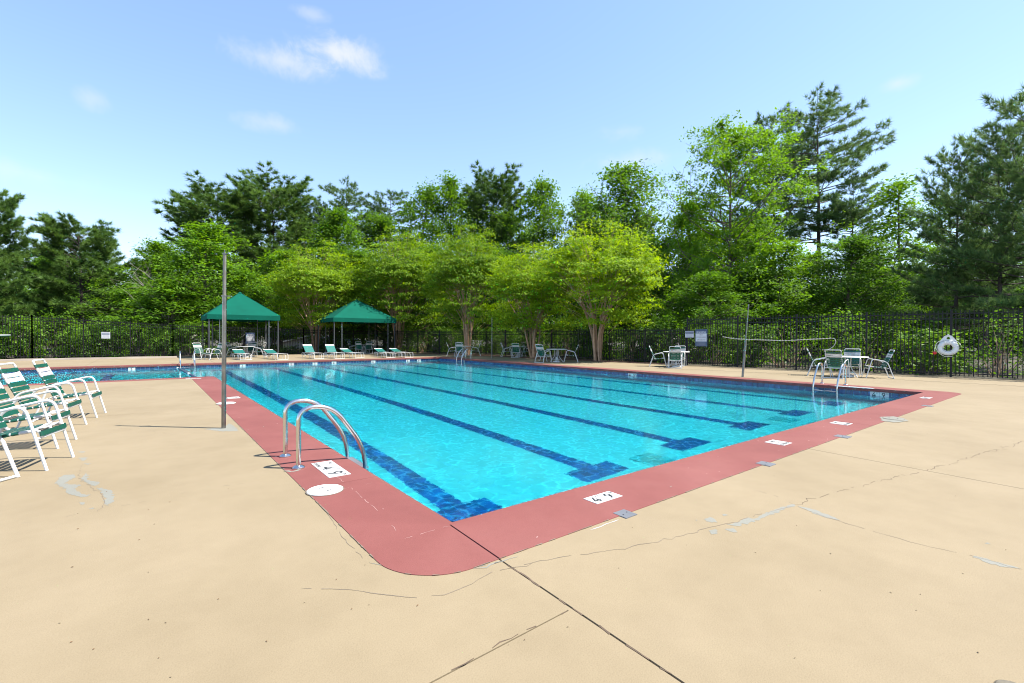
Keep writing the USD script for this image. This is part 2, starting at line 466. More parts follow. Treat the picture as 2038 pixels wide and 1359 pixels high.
J1 = [(0, 0), W2(1000, 1117), W2(1360, 1359), ext(W2(1000, 1117), W2(1360, 1359), 0, 6)[1]]
J2 = [W2(1130, 1215), W2(870, 1352), ext(W2(1130, 1215), W2(870, 1352), 0, 5)[1]]
J3 = [W2(1610, 893), W2(2038, 973), ext(W2(1610, 893), W2(2038, 973), 0, 2.2)[1]]
joints = [LineString(J1).buffer(0.006), LineString(J2).buffer(0.004), LineString(J3).buffer(0.005)]
# further expansion joints across the far and side decks
for yy in (5.0, 10.0, 15.0, 20.0):
    joints.append(LineString([(W_ + cop_w, yy), (20.6, yy - 0.3)]).buffer(0.005))
for xx in (-14.0, -9.0, -4.0, 1.0, 6.0, 11.0):
    joints.append(LineString([(xx, L_ + cop_w), (xx, 36.5)]).buffer(0.005))
for yy in (-3.2, 7.6, 12.4):
    joints.append(LineString([(-cop_w if yy > 0 else -8, yy), (-26, yy)]).buffer(0.003))
J = unary_union(joints)
drain_line = LineString([tuple(pix(1330, 733)[:2]), tuple(pix(1650, 748)[:2]), tuple(pix(2040, 769)[:2])])
drain_poly = drain_line.buffer(0.035, cap_style=2)

deck_poly = yard.difference(cop_out).difference(J).difference(drain_poly)
deck = UsdGeom.Xform.Define(stage, '/World/deck')
meta(deck.GetPrim(), kind='structure')
for g in getattr(deck_poly, 'geoms', [deck_poly]):
    if g.area > 0.02:
        obj('slab', prism(g, -0.12, 0.0), 'deck_paint', '/World/deck')
obj('joint_bed', prism(yard.difference(cop_out.buffer(-0.02)), -0.18, -0.035), 'crack_dark', '/World/deck')

# coping in sections, rounded nose towards the water
cop = UsdGeom.Xform.Define(stage, '/World/pool_coping')
meta(cop.GetPrim(), kind='structure')
cj = [LineString([(0, 0), J1[1]]).buffer(0.006)]
cut_lines = [[(-cop_w, 1.46), (0, 1.46)], [(-cop_w, 10.4), (0, 10.4)], [(7.2, -cop_w), (7.2, 0)], [(W_, L_ / 2), (W_ + cop_w, L_ / 2)], [(W_, 6.0), (W_ + cop_w, 6.0)],
             [(W_, 18.5), (W_ + cop_w, 18.5)], [(0, PIER), (-cop_w, PIER - cop_w)], [(W_, 0), (W_ + cop_w, -cop_w)], [(W_, L_), (W_ + cop_w, L_ + cop_w)],
             [(6.0, L_), (6.0, L_ + cop_w)], [(-2.0, L_), (-2.0, L_ + cop_w)], [(-9.0, L_), (-9.0, L_ + cop_w)]]
cj += [LineString(c).buffer(0.0025) for c in cut_lines]
lip = pool.buffer(-0.035)
coping_poly = cop_out.difference(lip).intersection(sbox(-21.9, -5, 30, 40)).difference(unary_union(cj))
for g in getattr(coping_poly, 'geoms', [coping_poly]):
    if g.area > 0.01:
        obj('coping_section', cat([prism(g, -0.075, 0.004)]), 'coping_paint', '/World/pool_coping')
obj('coping_bed', prism(cop_out.difference(pool.buffer(0.014)), -0.15, -0.078), 'crack_grey', '/World/pool_coping')

WL = -0.19                   # water level
FLOOR = -1.45
basin = UsdGeom.Xform.Define(stage, '/World/pool_basin')
meta(basin.GetPrim(), kind='structure')
obj('basin_floor', prism(pool.buffer(0.3), FLOOR - 0.2, FLOOR), 'plaster', '/World/pool_basin')
obj('basin_wall', prism(pool.buffer(0.25).difference(pool.buffer(0.012)), FLOOR, -0.079), 'grout', '/World/pool_basin')
obj('wall_plaster', prism(pool.buffer(0.011).difference(pool), FLOOR, -0.36), 'plaster', '/World/pool_basin')
obj('far_arm_wall', bx((-22.2, PIER, FLOOR), (-21.9, L_, -0.05)), 'plaster', '/World/pool_basin')

rng = random.Random(5)
# waterline tiles, one by one, on the far wall and on the long wall opposite the camera
TP = 0.172


def tile_run(a, b, inward, rows=((-0.222, -0.082),), n_max=400):
    a, b = np.asarray(a, float), np.asarray(b, float)
    L = np.linalg.norm(b - a)
    d = (b - a) / L
    nrm = np.asarray(inward, float)
    for i in range(int(L / TP)):
        for z0, z1 in rows:
            s0, s1 = i * TP + 0.006, (i + 1) * TP - 0.006
            p, q = a + d * s0, a + d * s1
            o = nrm * 0.004
            poly = Polygon([p - nrm * 0.010, q - nrm * 0.010, q + o, p + o])
            if poly.exterior.is_ccw is False:
                poly = Polygon(list(poly.exterior.coords)[::-1])
            obj('tile', prism(poly, z0, z1), 'band_tile' if rng.random() < 0.7 else 'band_tile_b', '/World/pool_basin')


tile_run((W_, L_), (-13.4, L_), (0, -1))
tile_run((W_, 0.0), (W_, 22.0), (-1, 0))
# the rest of the tile band (lower row, hidden sides) as one part
rest = prism(pool.buffer(0.010).difference(pool.buffer(-0.004)), -0.36, -0.230)
p_ = obj('lower_tile_band', rest, 'band_tile', '/World/pool_basin', kind='stuff')
rest2 = prism(unary_union([sbox(-0.01, 0, 0.004, PIER), sbox(0, -0.01, W_, 0.004), sbox(-22, PIER - 0.01, 0, PIER + 0.004), sbox(W_ - 0.004, 22.0, W_ + 0.01, L_)]), -0.226, -0.080)
obj('upper_tile_band', rest2, 'band_tile', '/World/pool_basin', kind='stuff')

# lane lines of dark tile on the floor
LANES = [1.12 + 2.27 * k for k in range(6)]
y_T = 1.85
zt = FLOOR + 0.005
tilecount = 0
for k, lx in enumerate(LANES):
    if k < 2:                # the lines nearest the camera: single tiles as far as they can be told apart
        n_rows = 26 if k == 0 else 14
        ts = 0.15
        ln = UsdGeom.Xform.Define(stage, path_for('lane_line', '/World/pool_basin'))
        lp = str(ln.GetPath())
        y1 = y_T + n_rows * ts
        obj('grout_bed', [bx((lx - 0.15, y_T, FLOOR), (lx + 0.15, y1, zt - 0.001)), bx((lx - 0.45, y_T - 0.45, FLOOR), (lx + 0.45, y_T, zt - 0.001))], 'lane_grout', lp)
        for r in range(n_rows):
            for c in range(2):
                x0, y0 = lx - 0.15 + c * ts, y_T + r * ts
                obj('tile', bx((x0 + .006, y0 + .006, FLOOR), (x0 + ts - .006, y0 + ts - .006, zt + 0.002)), rng.choice(['lane_tile', 'lane_tile', 'lane_tile_light']), lp)
        for r in range(3):
            for c in range(6):
                x0, y0 = lx - 0.45 + c * ts, y_T - 0.45 + r * ts
                obj('tile', bx((x0 + .006, y0 + .006, FLOOR), (x0 + ts - .006, y0 + ts - .006, zt + 0.002)), rng.choice(['lane_tile', 'lane_tile', 'lane_tile_light']), lp)
        obj('line_strip', [bx((lx - 0.15, y1, FLOOR), (lx + 0.15, L_ - 1.2, zt)), bx((lx - 0.45, L_ - 1.5, FLOOR), (lx + 0.45, L_ - 1.2, zt + .001))], 'lane_tile', lp)
    else:
        obj('lane_line', [bx((lx - 0.15, y_T, FLOOR), (lx + 0.15, L_ - 1.2, zt)), bx((lx - 0.45, y_T - 0.45, FLOOR), (lx + 0.45, y_T, zt + .001)),
                          bx((lx - 0.45, L_ - 1.5, FLOOR), (lx + 0.45, L_ - 1.2, zt + .001))], 'lane_tile', '/World/pool_basin')
for lx in (-3.0, -6.2, -9.4):
    obj('lane_line', bx((lx - 0.15, PIER + 4.0, FLOOR), (lx + 0.15, L_ - 1.6, zt)), 'lane_tile', '/World/pool_basin')
for (mx, my) in ((4.44, 1.45), (9.13, 1.46)):
    dp = UsdGeom.Xform.Define(stage, path_for('floor_drain', '/World/pool_basin'))
    for i in range(2):
        for j in range(2):
            obj('grate', bx((mx - .26 + .27 * i, my - .26 + .27 * j, FLOOR), (mx - .01 + .27 * i, my - .01 + .27 * j, FLOOR + 0.02)), 'grate_teal', str(dp.GetPath()))

obj('water', ([(-22, PIER - 0.0, WL), (0.0, PIER, WL), (0.0, 0, WL), (W_, 0, WL), (W_, L_, WL), (-22, L_, WL)], [(0, 1, 5), (1, 4, 5), (1, 2, 4), (2, 3, 4)]), 'water_look', kind='structure')

# ------------------------------------------------------------------ low kerb and mulch round the deck
obj('deck_kerb', prism(LineString([(-28, 33.62), (-0.3, 33.82)]).buffer(0.11, cap_style=2), -0.1, 0.10), 'curb_concrete', kind='structure')
mrng = np.random.default_rng(3)
mul = []
bed = Polygon([(19.5, 10.6), (19.75, 10.6), (18.9, 27), (14, 36.5), (9.5, 36.5), (9.2, 35.7), (14.3, 34.4), (16.7, 30.2), (17.6, 25), (18.45, 15)])
obj('mulch_bed', prism(bed, -0.1, 0.02), 'mulch', kind='structure')
obj('grass_verge', prism(Polygon([(-28, 33.9), (-0.4, 33.9), (1.0, 36.5), (9.3, 36.5), (14.1, 36.7), (19.0, 27.1), (19.9, 10.4), (22.2, -9), (25, -9), (22.5, 27), (17, 40), (-28, 40)]).difference(bed).difference(yard), -0.1, -0.015), 'soil', kind='structure')

# ------------------------------------------------------------------ fences


def fence(name, label, pts, heights, n_post, pick=0.118, double=True, group=None):
    """pts, heights: polyline and the height at each of its points. Each picket, post and rail is a part."""
    pts = [np.asarray(p, float) for p in pts]
    t = UsdGeom.Xform.Define(stage, path_for(name))
    meta(t.GetPrim(), label, 'fence', group)
    tp = str(t.GetPath())
    count, over = 0, []
    for (a, b), (h0, h1), npz in zip(zip(pts[:-1], pts[1:]), zip(heights[:-1], heights[1:]), n_post):
        L = np.linalg.norm(b - a); d = (b - a) / L; nrm = np.array([-d[1], d[0]])
        rz = math.atan2(d[1], d[0])
        ht = lambda s: h0 + (h1 - h0) * s / L

        def seg(s0, s1, hw, z0f, z1f):
            p = []
            for s in (s0, s1):
                q = a + d * s
                for sg in (-1, 1):
                    p.append((q[0] + nrm[0] * hw * sg, q[1] + nrm[1] * hw * sg))
            zs = [z0f(s0), z0f(s0), z0f(s1), z0f(s1)]; ze = [z1f(s0), z1f(s0), z1f(s1), z1f(s1)]
            v = [(x, y, z) for (x, y), z in zip(p, zs)] + [(x, y, z) for (x, y), z in zip(p, ze)]
            f = [(0, 1, 3), (0, 3, 2), (4, 7, 5), (4, 6, 7), (0, 5, 1), (0, 4, 5), (2, 3, 7), (2, 7, 6), (0, 2, 6), (0, 6, 4), (1, 7, 3), (1, 5, 7)]
            return np.array(v), np.array(f)
        posts = np.linspace(0, L, npz + 1)
        for s in posts:
            cap = seg(s - 0.037, s + 0.037, 0.037, lambda u: ht(s) + 0.02, lambda u: ht(s) + 0.04)
            obj('post', [seg(s - 0.031, s + 0.031, 0.031, lambda u: -0.05, lambda u: ht(s) + 0.02), cap], 'black_iron', tp)
        for s0, s1 in zip(posts[:-1], posts[1:]):
            for zf in ([0.09, 0.27] if double else [0.12]):
                obj('rail', seg(s0 + 0.032, s1 - 0.032, 0.019, lambda u, zf=zf: ht(u) - zf - 0.036, lambda u, zf=zf: ht(u) - zf), 'black_iron', tp)
            obj('rail', seg(s0 + 0.032, s1 - 0.032, 0.019, lambda u: 0.12, lambda u: 0.155), 'black_iron', tp)
            n = max(2, int(round((s1 - s0) / pick)))
            for k in range(1, n):
                s = s0 + (s1 - s0) * k / n
                m = seg(s - 0.0125, s + 0.0125, 0.0125, lambda u: 0.05, lambda u: ht(u) - 0.0)
                if count < 300:
                    obj('picket', m, 'black_iron', tp)
                else:
                    over.append(m)
                count += 1
    if over:
        obj('pickets_beyond', over, 'black_iron', tp, kind='stuff')
    return tp


fence('iron_fence', 'tall black picket fence carrying the life ring and the warning sign', [FR1, FR0], [2.36, 2.36], [8])
fence('iron_fence', 'low black picket fence behind the row of crape myrtles and tables', [FR1 + [-0.02, 0.07], FB, FA + [0.05, -0.05]], [1.86, 1.86, 1.92], [7, 5])
fence('iron_fence', 'black picket fence behind the canopies and the leafy hedge', [FA, [8.0, 36.6], [-0.4, 36.6], [-7.2, 36.6], [-14.0, 36.6]], [1.93, 1.97, 2.2, 2.56, 2.60], [3, 4, 3, 3])


def on_plane(px, py, A, B, off=0.0):
    A, B = np.asarray(A, float), np.asarray(B, float)
    d = (B - A) / np.linalg.norm(B - A); n = np.array([-d[1], d[0]])
    if n @ (EYE[:2] - A) < 0:
        n = -n
    r = ray(px, py)
    t = ((A + n * off - EYE[:2]) @ n) / (r[:2] @ n)
    return EYE + r * t, d, n


def sign(label, cx_, cy_, wpx, hpx, A, B, parts_fn, cat_='sign'):
    p, d, n = on_plane(cx_, cy_, A, B, 0.05)
    l_, _, _ = on_plane(cx_ - wpx / 2, cy_, A, B, 0.05); r_, _, _ = on_plane(cx_ + wpx / 2, cy_, A, B, 0.05)
    t_, _, _ = on_plane(cx_, cy_ - hpx / 2, A, B, 0.05); b_, _, _ = on_plane(cx_, cy_ + hpx / 2, A, B, 0.05)
    w, h = np.linalg.norm(r_ - l_), t_[2] - b_[2]
    t = UsdGeom.Xform.Define(stage, path_for('fence_sign'))
    # local frame: x along the board, y up, z towards the viewer
    x = (r_ - l_); x[2] = 0; x /= np.linalg.norm(x); z = np.array([n[0], n[1], 0.0]); y = np.array([0, 0, 1.0])
    if np.dot(np.cross(x, y), z) < 0:
        x = -x
    t.AddTransformOp().Set(Gf.Matrix4d(*[float(v) for v in (*x, 0, *y, 0, *z, 0, *p, 1)]))
    meta(t.GetPrim(), label, cat_)
    parts_fn(str(t.GetPath()), w, h)


def board(tp, w, h, m='sign_white', z=0.0):
    obj('board', bx((-w / 2, -h / 2, z - 0.004), (w / 2, h / 2, z)), m, tp)


def sign_warning(tp, w, h):
    board(tp, w, h, 'ink_blue')
    obj('panel', bx((-w * .45, -h * .22, 0.001), (w * .45, h * .25, 0.003)), 'sign_white', tp)
    obj('lettering', [xf(text('WARNING', h * .085, 0.002, True), (0, h * .33, 0.001))], 'sign_white', tp)
    obj('lettering', [xf(text('NO', h * .085, 0.002, True), (0, h * .175, 0.004)), xf(text('LIFEGUARD', h * .075, 0.002, True), (0, h * .03, 0.004)), xf(text('ON DUTY', h * .08, 0.002, True), (0, -h * .12, 0.004))], 'ink_grey', tp)
    obj('small_print', [bx((-w * .38, -h * (.28 + .055 * i), 0.001), (w * .38, -h * (.265 + .055 * i), 0.0025)) for i in range(4)], 'ink_grey', tp)


def sign_small(tp, w, h):
    board(tp, w, h)
    obj('band', bx((-w * .47, h * .08, 0.001), (w * .47, h * .42, 0.003)), 'ink_blue', tp)
    obj('band_print', [bx((-w * .40, h * .20, 0.004), (w * .40, h * .27, 0.005))], 'ink_grey', tp)
    obj('small_print', [bx((-w * .38, -h * (.10 + .16 * i), 0.001), (w * .38, -h * (.05 + .16 * i), 0.0025)) for i in range(3)], 'ink_grey', tp)


def sign_left(tp, w, h):
    board(tp, w, h)
    obj('band', bx((-w * .44, h * .10, 0.001), (w * .44, h * .28, 0.003)), 'ink_blue', tp)
    obj('band', bx((-w * .44, h * .40, 0.001), (w * .44, h * .46, 0.003)), 'ink_grey', tp)
    obj('small_print', [bx((-w * .38, -h * (.10 + .14 * i), 0.001), (w * .38, -h * (.06 + .14 * i), 0.0025)) for i in range(3)], 'ink_grey', tp)


sign('dark bordered sign reading WARNING NO LIFEGUARD ON DUTY on the tall fence', 1395.5, 672, 24, 34, FR1, FR0, sign_warning)
sign('small white sign with dark heading on the tall fence beside its corner post', 1372, 665, 17, 13, FR1, FR0, sign_small)
sign('white and black notice on the fence behind the first green canopy', 498, 673, 18, 22, [14, 36.6], [-20, 36.6], sign_warning)
sign('small white sign with dark band on the fence before the hedge', 210.5, 667, 17.5, 13, [14, 36.6], [-20, 36.6], sign_left)

# ------------------------------------------------------------------ life ring, rescue hook
p, d, n = on_plane(1887, 692, FR1, FR0, 0.10)
lr = UsdGeom.Xform.Define(stage, path_for('life_ring'))
x = d.copy(); z = n
xx = np.array([x[0], x[1], 0]); zz = np.array([z[0], z[1], 0])
if np.dot(np.cross(xx, [0, 0, 1.0]), zz) < 0:
    xx = -xx
lr.AddTransformOp().Set(Gf.Matrix4d(*[float(v) for v in (*xx, 0, 0, 0, 1, 0, *zz, 0, *p, 1)]))
meta(lr.GetPrim(), 'white life ring with rope and red float hung on the tall black fence', 'life ring')
lrp = str(lr.GetPath())
an = np.linspace(0, 2 * PI, 41)[:-1]
obj('ring', tube(np.stack([0.205 * np.cos(an), 0.192 * np.sin(an), 0 * an], 1), 0.082, 12, closed=True), 'white_plastic', lrp, smooth=True)
obj('bracket', [prism(Polygon([(-.26, .10), (.26, .10), (.20, .27), (.10, .42), (0, .47), (-.10, .42), (-.20, .27)]).difference(Point(0, .34).buffer(.045)), -0.06, -0.03), xf(cyl((0, 0), 0.02, -0.03, 0.09), (0.0, 0.47, 0.0), rx=-PI / 2 * 0)], 'white_plastic', lrp)
for a_ in (0.35, 1.25, 1.9, 2.8, 4.1, 5.4):
    c, s_ = math.cos(a_), math.sin(a_)
    obj('band', tube(np.stack([(0.205 + 0.088 * np.cos(an)) * c, (0.192 + 0.088 * np.cos(an)) * s_, 0.088 * np.sin(an)], 1), 0.010, 5, closed=True), 'rope_white', lrp)
rp = [((0.325 + 0.02 * math.sin(3 * t)) * math.cos(t), (0.30 + 0.02 * math.sin(3 * t)) * math.sin(t), 0.02) for t in np.linspace(0.3, PI * 2 - 1.2, 40)]
obj('rope', tube(rp + [(-0.29, -0.2, .04)] if False else rp, 0.008, 5), 'rope_white', lrp)
obj('hanging_rope', tube([(-0.31, 0.08, 0.03), (-0.345, -0.02, 0.04), (-0.35, -0.15, 0.04)], 0.007, 5), 'rope_white', lrp)
m_ = trimesh.creation.icosphere(2, 0.06)
obj('float', (np.asarray(m_.vertices) + [-0.35, -0.19, 0.04], np.asarray(m_.faces)), 'red_float', lrp, smooth=True)

hk = [on_plane(a_, b_, FR1, FR0, 0.07)[0] for a_, b_ in ((1438, 670), (1460, 674), (1490, 675.5), (1560, 678), (1655, 673))]
hook_end = [on_plane(a_, b_, FR1, FR0, o_)[0] for a_, b_, o_ in ((1661, 673.5, .08), (1664, 679, .10), (1661, 687, .14), (1654, 693, .17), (1646, 696.5, .19), (1636, 696, .20))]
t = UsdGeom.Xform.Define(stage, path_for('rescue_hook')); tp = str(t.GetPath())
meta(t.GetPrim(), 'long pale shepherd hook pole hung level along the tall fence', 'rescue pole')
obj('pole', tube(hk, 0.019, 8), 'hook_pole', tp, smooth=True)
obj('hook', tube(fillet([hk[-1]] + hook_end, 0.1, 3), 0.013, 6), 'hook_pole', tp, smooth=True)
for k in (1, 3):
    q = hk[k]
    obj('bracket', bx(q - [0.03, 0.03, 0.03], q + [0.05, 0.03, -0.012]), 'black_iron', tp)
q0, q1 = on_plane(-14, 669, [14, 36.6], [-20, 36.6], .12)[0], on_plane(21, 668, [14, 36.6], [-20, 36.6], .12)[0]
t = UsdGeom.Xform.Define(stage, path_for('rescue_pole')); tp = str(t.GetPath())
meta(t.GetPrim(), 'dark green pole with pale top held level on the fence by the hedge', 'rescue pole')
obj('pole', tube([q0, q1], 0.045, 8), 'strap_green', tp)
obj('rail_cap', bx(np.minimum(q0, q1) + [0, -.03, .046], np.maximum(q0, q1) + [0, .03, .07]), 'white_plastic', tp)

# ------------------------------------------------------------------ pool ladders


def ladder(label, y0, y1, wall_x, s, name='pool_ladder', swap=False, base=0.50):
    """two bent rails from the deck into the water; s=+1 when the water lies towards +x"""
    t = UsdGeom.Xform.Define(stage, path_for(name)); tp = str(t.GetPath())
    meta(t.GetPrim(), label, 'pool ladder', 'pool ladders')

    def P(u, v, z):
        q = (wall_x + s * u, v, z)
        return (q[1], q[0], q[2]) if swap else q
    for y in (y0, y1):
        pts = fillet([P(-base, y, 0.0), P(-base, y, 0.63), P(-.16, y, 0.615), P(.20, y, 0.12), P(.20, y, -1.15)], 0.24, 9)
        r = obj('rail', tube(pts, 0.0245, 12), 'steel', tp, smooth=True)
        obj('flange', [xf(lathe([(0, 0), (0.062, 0), (0.062, .012), (0.045, .026), (0.0255, .034), (0, .034)], 20), P(-base, y, 0.004))], 'steel', tp, smooth=40)
    for z in (-.13 if s > 0 and not swap else -.16, -.43, -.73, -1.02):
        a_, b_ = P(.14, y0 + (0.026 if y1 > y0 else -0.026), z), P(.25, y1 - (0.026 if y1 > y0 else -0.026), z + 0.022)
        obj('tread', bx(np.minimum(a_, b_), np.maximum(a_, b_)), 'plate_grey', tp)
    return tp


ladder('polished steel ladder rails beside the nearest NO DIVING depth tile', 2.22, 2.81, 0.0, 1)
ladder('steel pool ladder below the tables on the life ring side', 1.86, 2.46, W_, -1, base=0.47)
ladder('steel pool ladder near the far corner before the third crape myrtle', 21.9, 22.5, W_, -1)
ladder('thin steel ladder rails on the far edge by the float rope', -0.5, 0.08, L_, -1, swap=True)

# float rope closing off the shallow arm
t = UsdGeom.Xform.Define(stage, path_for('float_rope')); tp = str(t.GetPath())
meta(t.GetPrim(), 'dark and white float line on the water between pier corner and far edge', 'float line')
ra, rb = np.array([-0.62, L_ - 0.02, WL + .02]), np.array([-0.25, PIER + 0.05, WL + 0.02])
for k in range(14):
    a_, b_ = ra + (rb - ra) * (k + .06) / 14, ra + (rb - ra) * (k + .94) / 14
    obj('float_tube', tube([a_, b_], 0.05, 8), 'rope_dark' if k % 7 else 'white_plastic', tp)
obj('rope', tube([ra, rb], 0.012, 5), 'rope_white', tp)
m_ = trimesh.creation.icosphere(2, 0.075)
obj('buoy', (np.asarray(m_.vertices) * [1.5, 1, .8] + rb + [0.12, 0.08, 0.0], np.asarray(m_.faces)), 'blue_float', tp, smooth=True)

# ------------------------------------------------------------------ poles


def pole(name, label, base, top, r0, r1, joint, lower, upper, ring=True):
    t = UsdGeom.Xform.Define(stage, path_for(name)); tp = str(t.GetPath())
    meta(t.GetPrim(), label, 'pole')
    base, top = np.asarray(base, float), np.asarray(top, float)
    mid = base + (top - base) * joint
    obj('lower_tube', tube([base, mid], r0, 14), lower, tp, smooth=40)
    obj('upper_tube', tube([mid - (0, 0, .01), top], r1, 12), upper, tp, smooth=40)
    if ring:
        obj('collar', [cyl(mid, r0 * 1.35, mid[2] - .008, mid[2] + .008), bx(mid + [0, -0.012, -.006], mid + [0.10, 0.012, .004])], 'galvanised', tp)
        obj('cap', [cyl(top, r1 * 1.25, top[2] - .01, top[2] + .012), cyl(top, 0.008, top[2], top[2] + 0.06)], 'galvanised', tp)


b0 = pix(445, 852); pole('steel_pole', 'thick galvanised two part steel pole rising from the near deck', b0, b0 + [0.018, -0.01, 2.58], 0.030, 0.022, 0.76, 'galvanised', 'worn_pole')
b1 = pix(1478, 750); pole('steel_pole', 'thin leaning pole on the long deck near the rescue hook', b1, b1 + [0.15, -0.12, 2.55], 0.038, 0.018, 0.5, 'worn_pole', 'worn_pole', False)
b2 = pix(979, 714); pole('steel_pole', 'thin straight pole at the far end of the long deck', b2, b2 + [0.0, 0, 2.6], 0.030, 0.022, 0.5, 'worn_pole', 'worn_pole', False)

# ------------------------------------------------------------------ deck marks


def quad_up(c, ux_, uy_, w, h):
    c, ux_, uy_ = np.asarray(c[:2]), np.asarray(ux_, float), np.asarray(uy_, float)
    return Polygon([c - ux_ * w / 2 - uy_ * h / 2, c + ux_ * w / 2 - uy_ * h / 2, c + ux_ * w / 2 + uy_ * h / 2, c - ux_ * w / 2 + uy_ * h / 2])


def depth_tile(label, c, kind, rz, size=0.15, gap=0.008, fade=False):
    """a row of white tiles set in the coping; local x is the reading direction"""
    t = UsdGeom.Xform.Define(stage, path_for('depth_marker')); tp = str(t.GetPath())
    place(t, (c[0], c[1], 0.004), rz)
    meta(t.GetPrim(), label, 'depth marker', 'pool edge marker tiles')
    ink = 'ink_black'
    if kind in ('49', 'both'):
        w = size
        off = 0 if kind == '49' else 0.15
        for i, (dg, un) in enumerate((('4', 'FT'), ('9', 'IN'))):
            cx0 = off + (i - .5) * (w + gap)
            tl = obj('tile', bx((cx0 - w / 2, -w / 2, -.01), (cx0 + w / 2, w / 2, 0.004)), 'tile_white', tp)
            obj('numeral', xf(text(dg, w * .62, .0012, True), (cx0 - w * .1, -w * .02, 0.004)), ink, tl)
            obj('unit', xf(text(un, w * .17, .0012), (cx0 + w * .33, w * .26, 0.004)), ink, tl)
    if kind in ('nodiving', 'both'):
        w = size * (1.0 if kind == 'both' else 1.45)
        off = -0.16 if kind == 'both' else 0
        tl = obj('tile', bx((off - w / 2, -w / 2, -.01), (off + w / 2, w / 2, 0.004)), 'tile_white', tp)
        obj('lettering', [xf(text('NO', w * .16, .0012, True), (off, w * .30, .004)), xf(text('DIVING', w * .16, .0012, True), (off, -w * .33, .004))], ink, tl)
        a_ = np.linspace(0, 2 * PI, 25)
        ring = Polygon(np.stack([off + w * .2 * np.cos(a_), w * .2 * np.sin(a_)], 1))
        sy = ring.difference(ring.buffer(-w * .035)).union(LineString([(off - w * .14, w * .14), (off + w * .14, -w * .14)]).buffer(w * .017)).union(LineString([(off - w * .1, -w * .06), (off + w * .1, w * .05)]).buffer(w * .025))
        obj('symbol', prism(sy, .004, .0052), 'ink_grey', tl)


depth_tile('4 FT 9 IN and NO DIVING tiles on red coping beside the nearest ladder', pix(654.5, 931.5), 'both', -PI / 2, size=0.21 * 1.0)
depth_tile('4 FT 9 IN tile pair on the red coping of the near edge', pix(1200.5, 991), '49', 0.0, size=0.155)
depth_tile('square NO DIVING tile on the near coping before the third lane line', pix(1549, 881.5), 'nodiving', 0.0, size=.165)
depth_tile('square NO DIVING tile on near coping beside the oblong skimmer lid', pix(1674, 843), 'nodiving', 0.0, size=.17)
depth_tile('4 FT 9 IN tile pair at the coping corner below the life ring', pix(1843, 792), '49', 0.0, size=.17)
depth_tile('NO DIVING tile on red coping just behind the thick steel pole', pix(461, 792), 'nodiving', -PI / 2, size=.21)
for px_, py_, w_, txt in ((385, 753.5, .42, 'pale marker tile on the coping at the pier corner'), (1700, 770.5, .9, 'long pale worn marker strip on the coping beside the long side ladder')):
    c = pix(px_, py_)
    t = UsdGeom.Xform.Define(stage, path_for('depth_marker')); place(t, (c[0], c[1], 0.004), 0 if w_ < .5 else PI / 2 + .02)
    meta(t.GetPrim(), txt, 'depth marker', 'pool edge marker tiles')
    for k in range(3):
        obj('tile', bx((-w_ / 2 + k * w_ / 3 + .004, -.07, -.01), (-w_ / 2 + (k + 1) * w_ / 3 - .004, .07, .004)), 'tile_white', str(t.GetPath()))
# markers on the waterline
for px_, py_, txt in ((1750, 785.5, 'pale 4 FT 9 IN tiles on the waterline of the shaded long wall'), (1258, 746, 'lone pale depth tiles midway along the shaded waterline')):
    r = ray(px_, py_); tt = (W_ - 0.02 - EYE[0]) / r[0]; q = EYE + r * tt
    t = UsdGeom.Xform.Define(stage, path_for('depth_marker')); tp = str(t.GetPath())
    t.AddTransformOp().Set(Gf.Matrix4d(0, -1, 0, 0, 0, 0, 1, 0, -1, 0, 0, 0, W_ - 0.006, float(q[1]), -0.152, 1))
    meta(t.GetPrim(), txt, 'depth marker', 'pool edge marker tiles')
    for i, (dg, un) in enumerate((('4', 'FT'), ('9', 'IN'))):
        tl = obj('tile', bx((-.205 + i * .21, -.07, 0), (-.005 + i * .21, .07, .008)), 'tile_white', tp)
        obj('numeral', xf(text(dg, .11, .001, True), (-.12 + i * .21, -.0, .008)), 'ink_black', tl)
        obj('unit', xf(text(un, .035, .001), (-.045 + i * .21, .035, .008)), 'ink_black', tl)
for k, (px_, dg) in enumerate(((262, '3'), (483, '3'), (580, '3'), (627, '3'), (665, '4'), (743, '4'), (812, '4'), (834, '4'))):
    r = ray(px_, 720); tt = (L_ - 0.02 - EYE[1]) / r[1]; q = EYE + r * tt
    t = UsdGeom.Xform.Define(stage, path_for('depth_marker')); tp = str(t.GetPath())
    t.AddTransformOp().Set(Gf.Matrix4d(1, 0, 0, 0, 0, 0, 1, 0, 0, -1, 0, 0, float(q[0]), L_ - 0.006, -0.158, 1))
    where = ('in the shallow arm beyond the near chairs', 'just right of the thick steel pole', 'below the first two loungers', 'below the raised loungers', 'below the second raised lounger', 'below the second canopy', 'before the second crape myrtle', 'nearest the far pool corner')[k]
    meta(t.GetPrim(), f'white depth tile on the far waterline {where}', 'depth marker', 'pool edge marker tiles')
    tl = obj('tile', bx((-.13, -.085, 0), (.13, .075, .008)), 'tile_white', tp)
    obj('numeral', xf(text(dg, .10, .001, True), (-.02, 0, .008)), 'ink_black', tl)


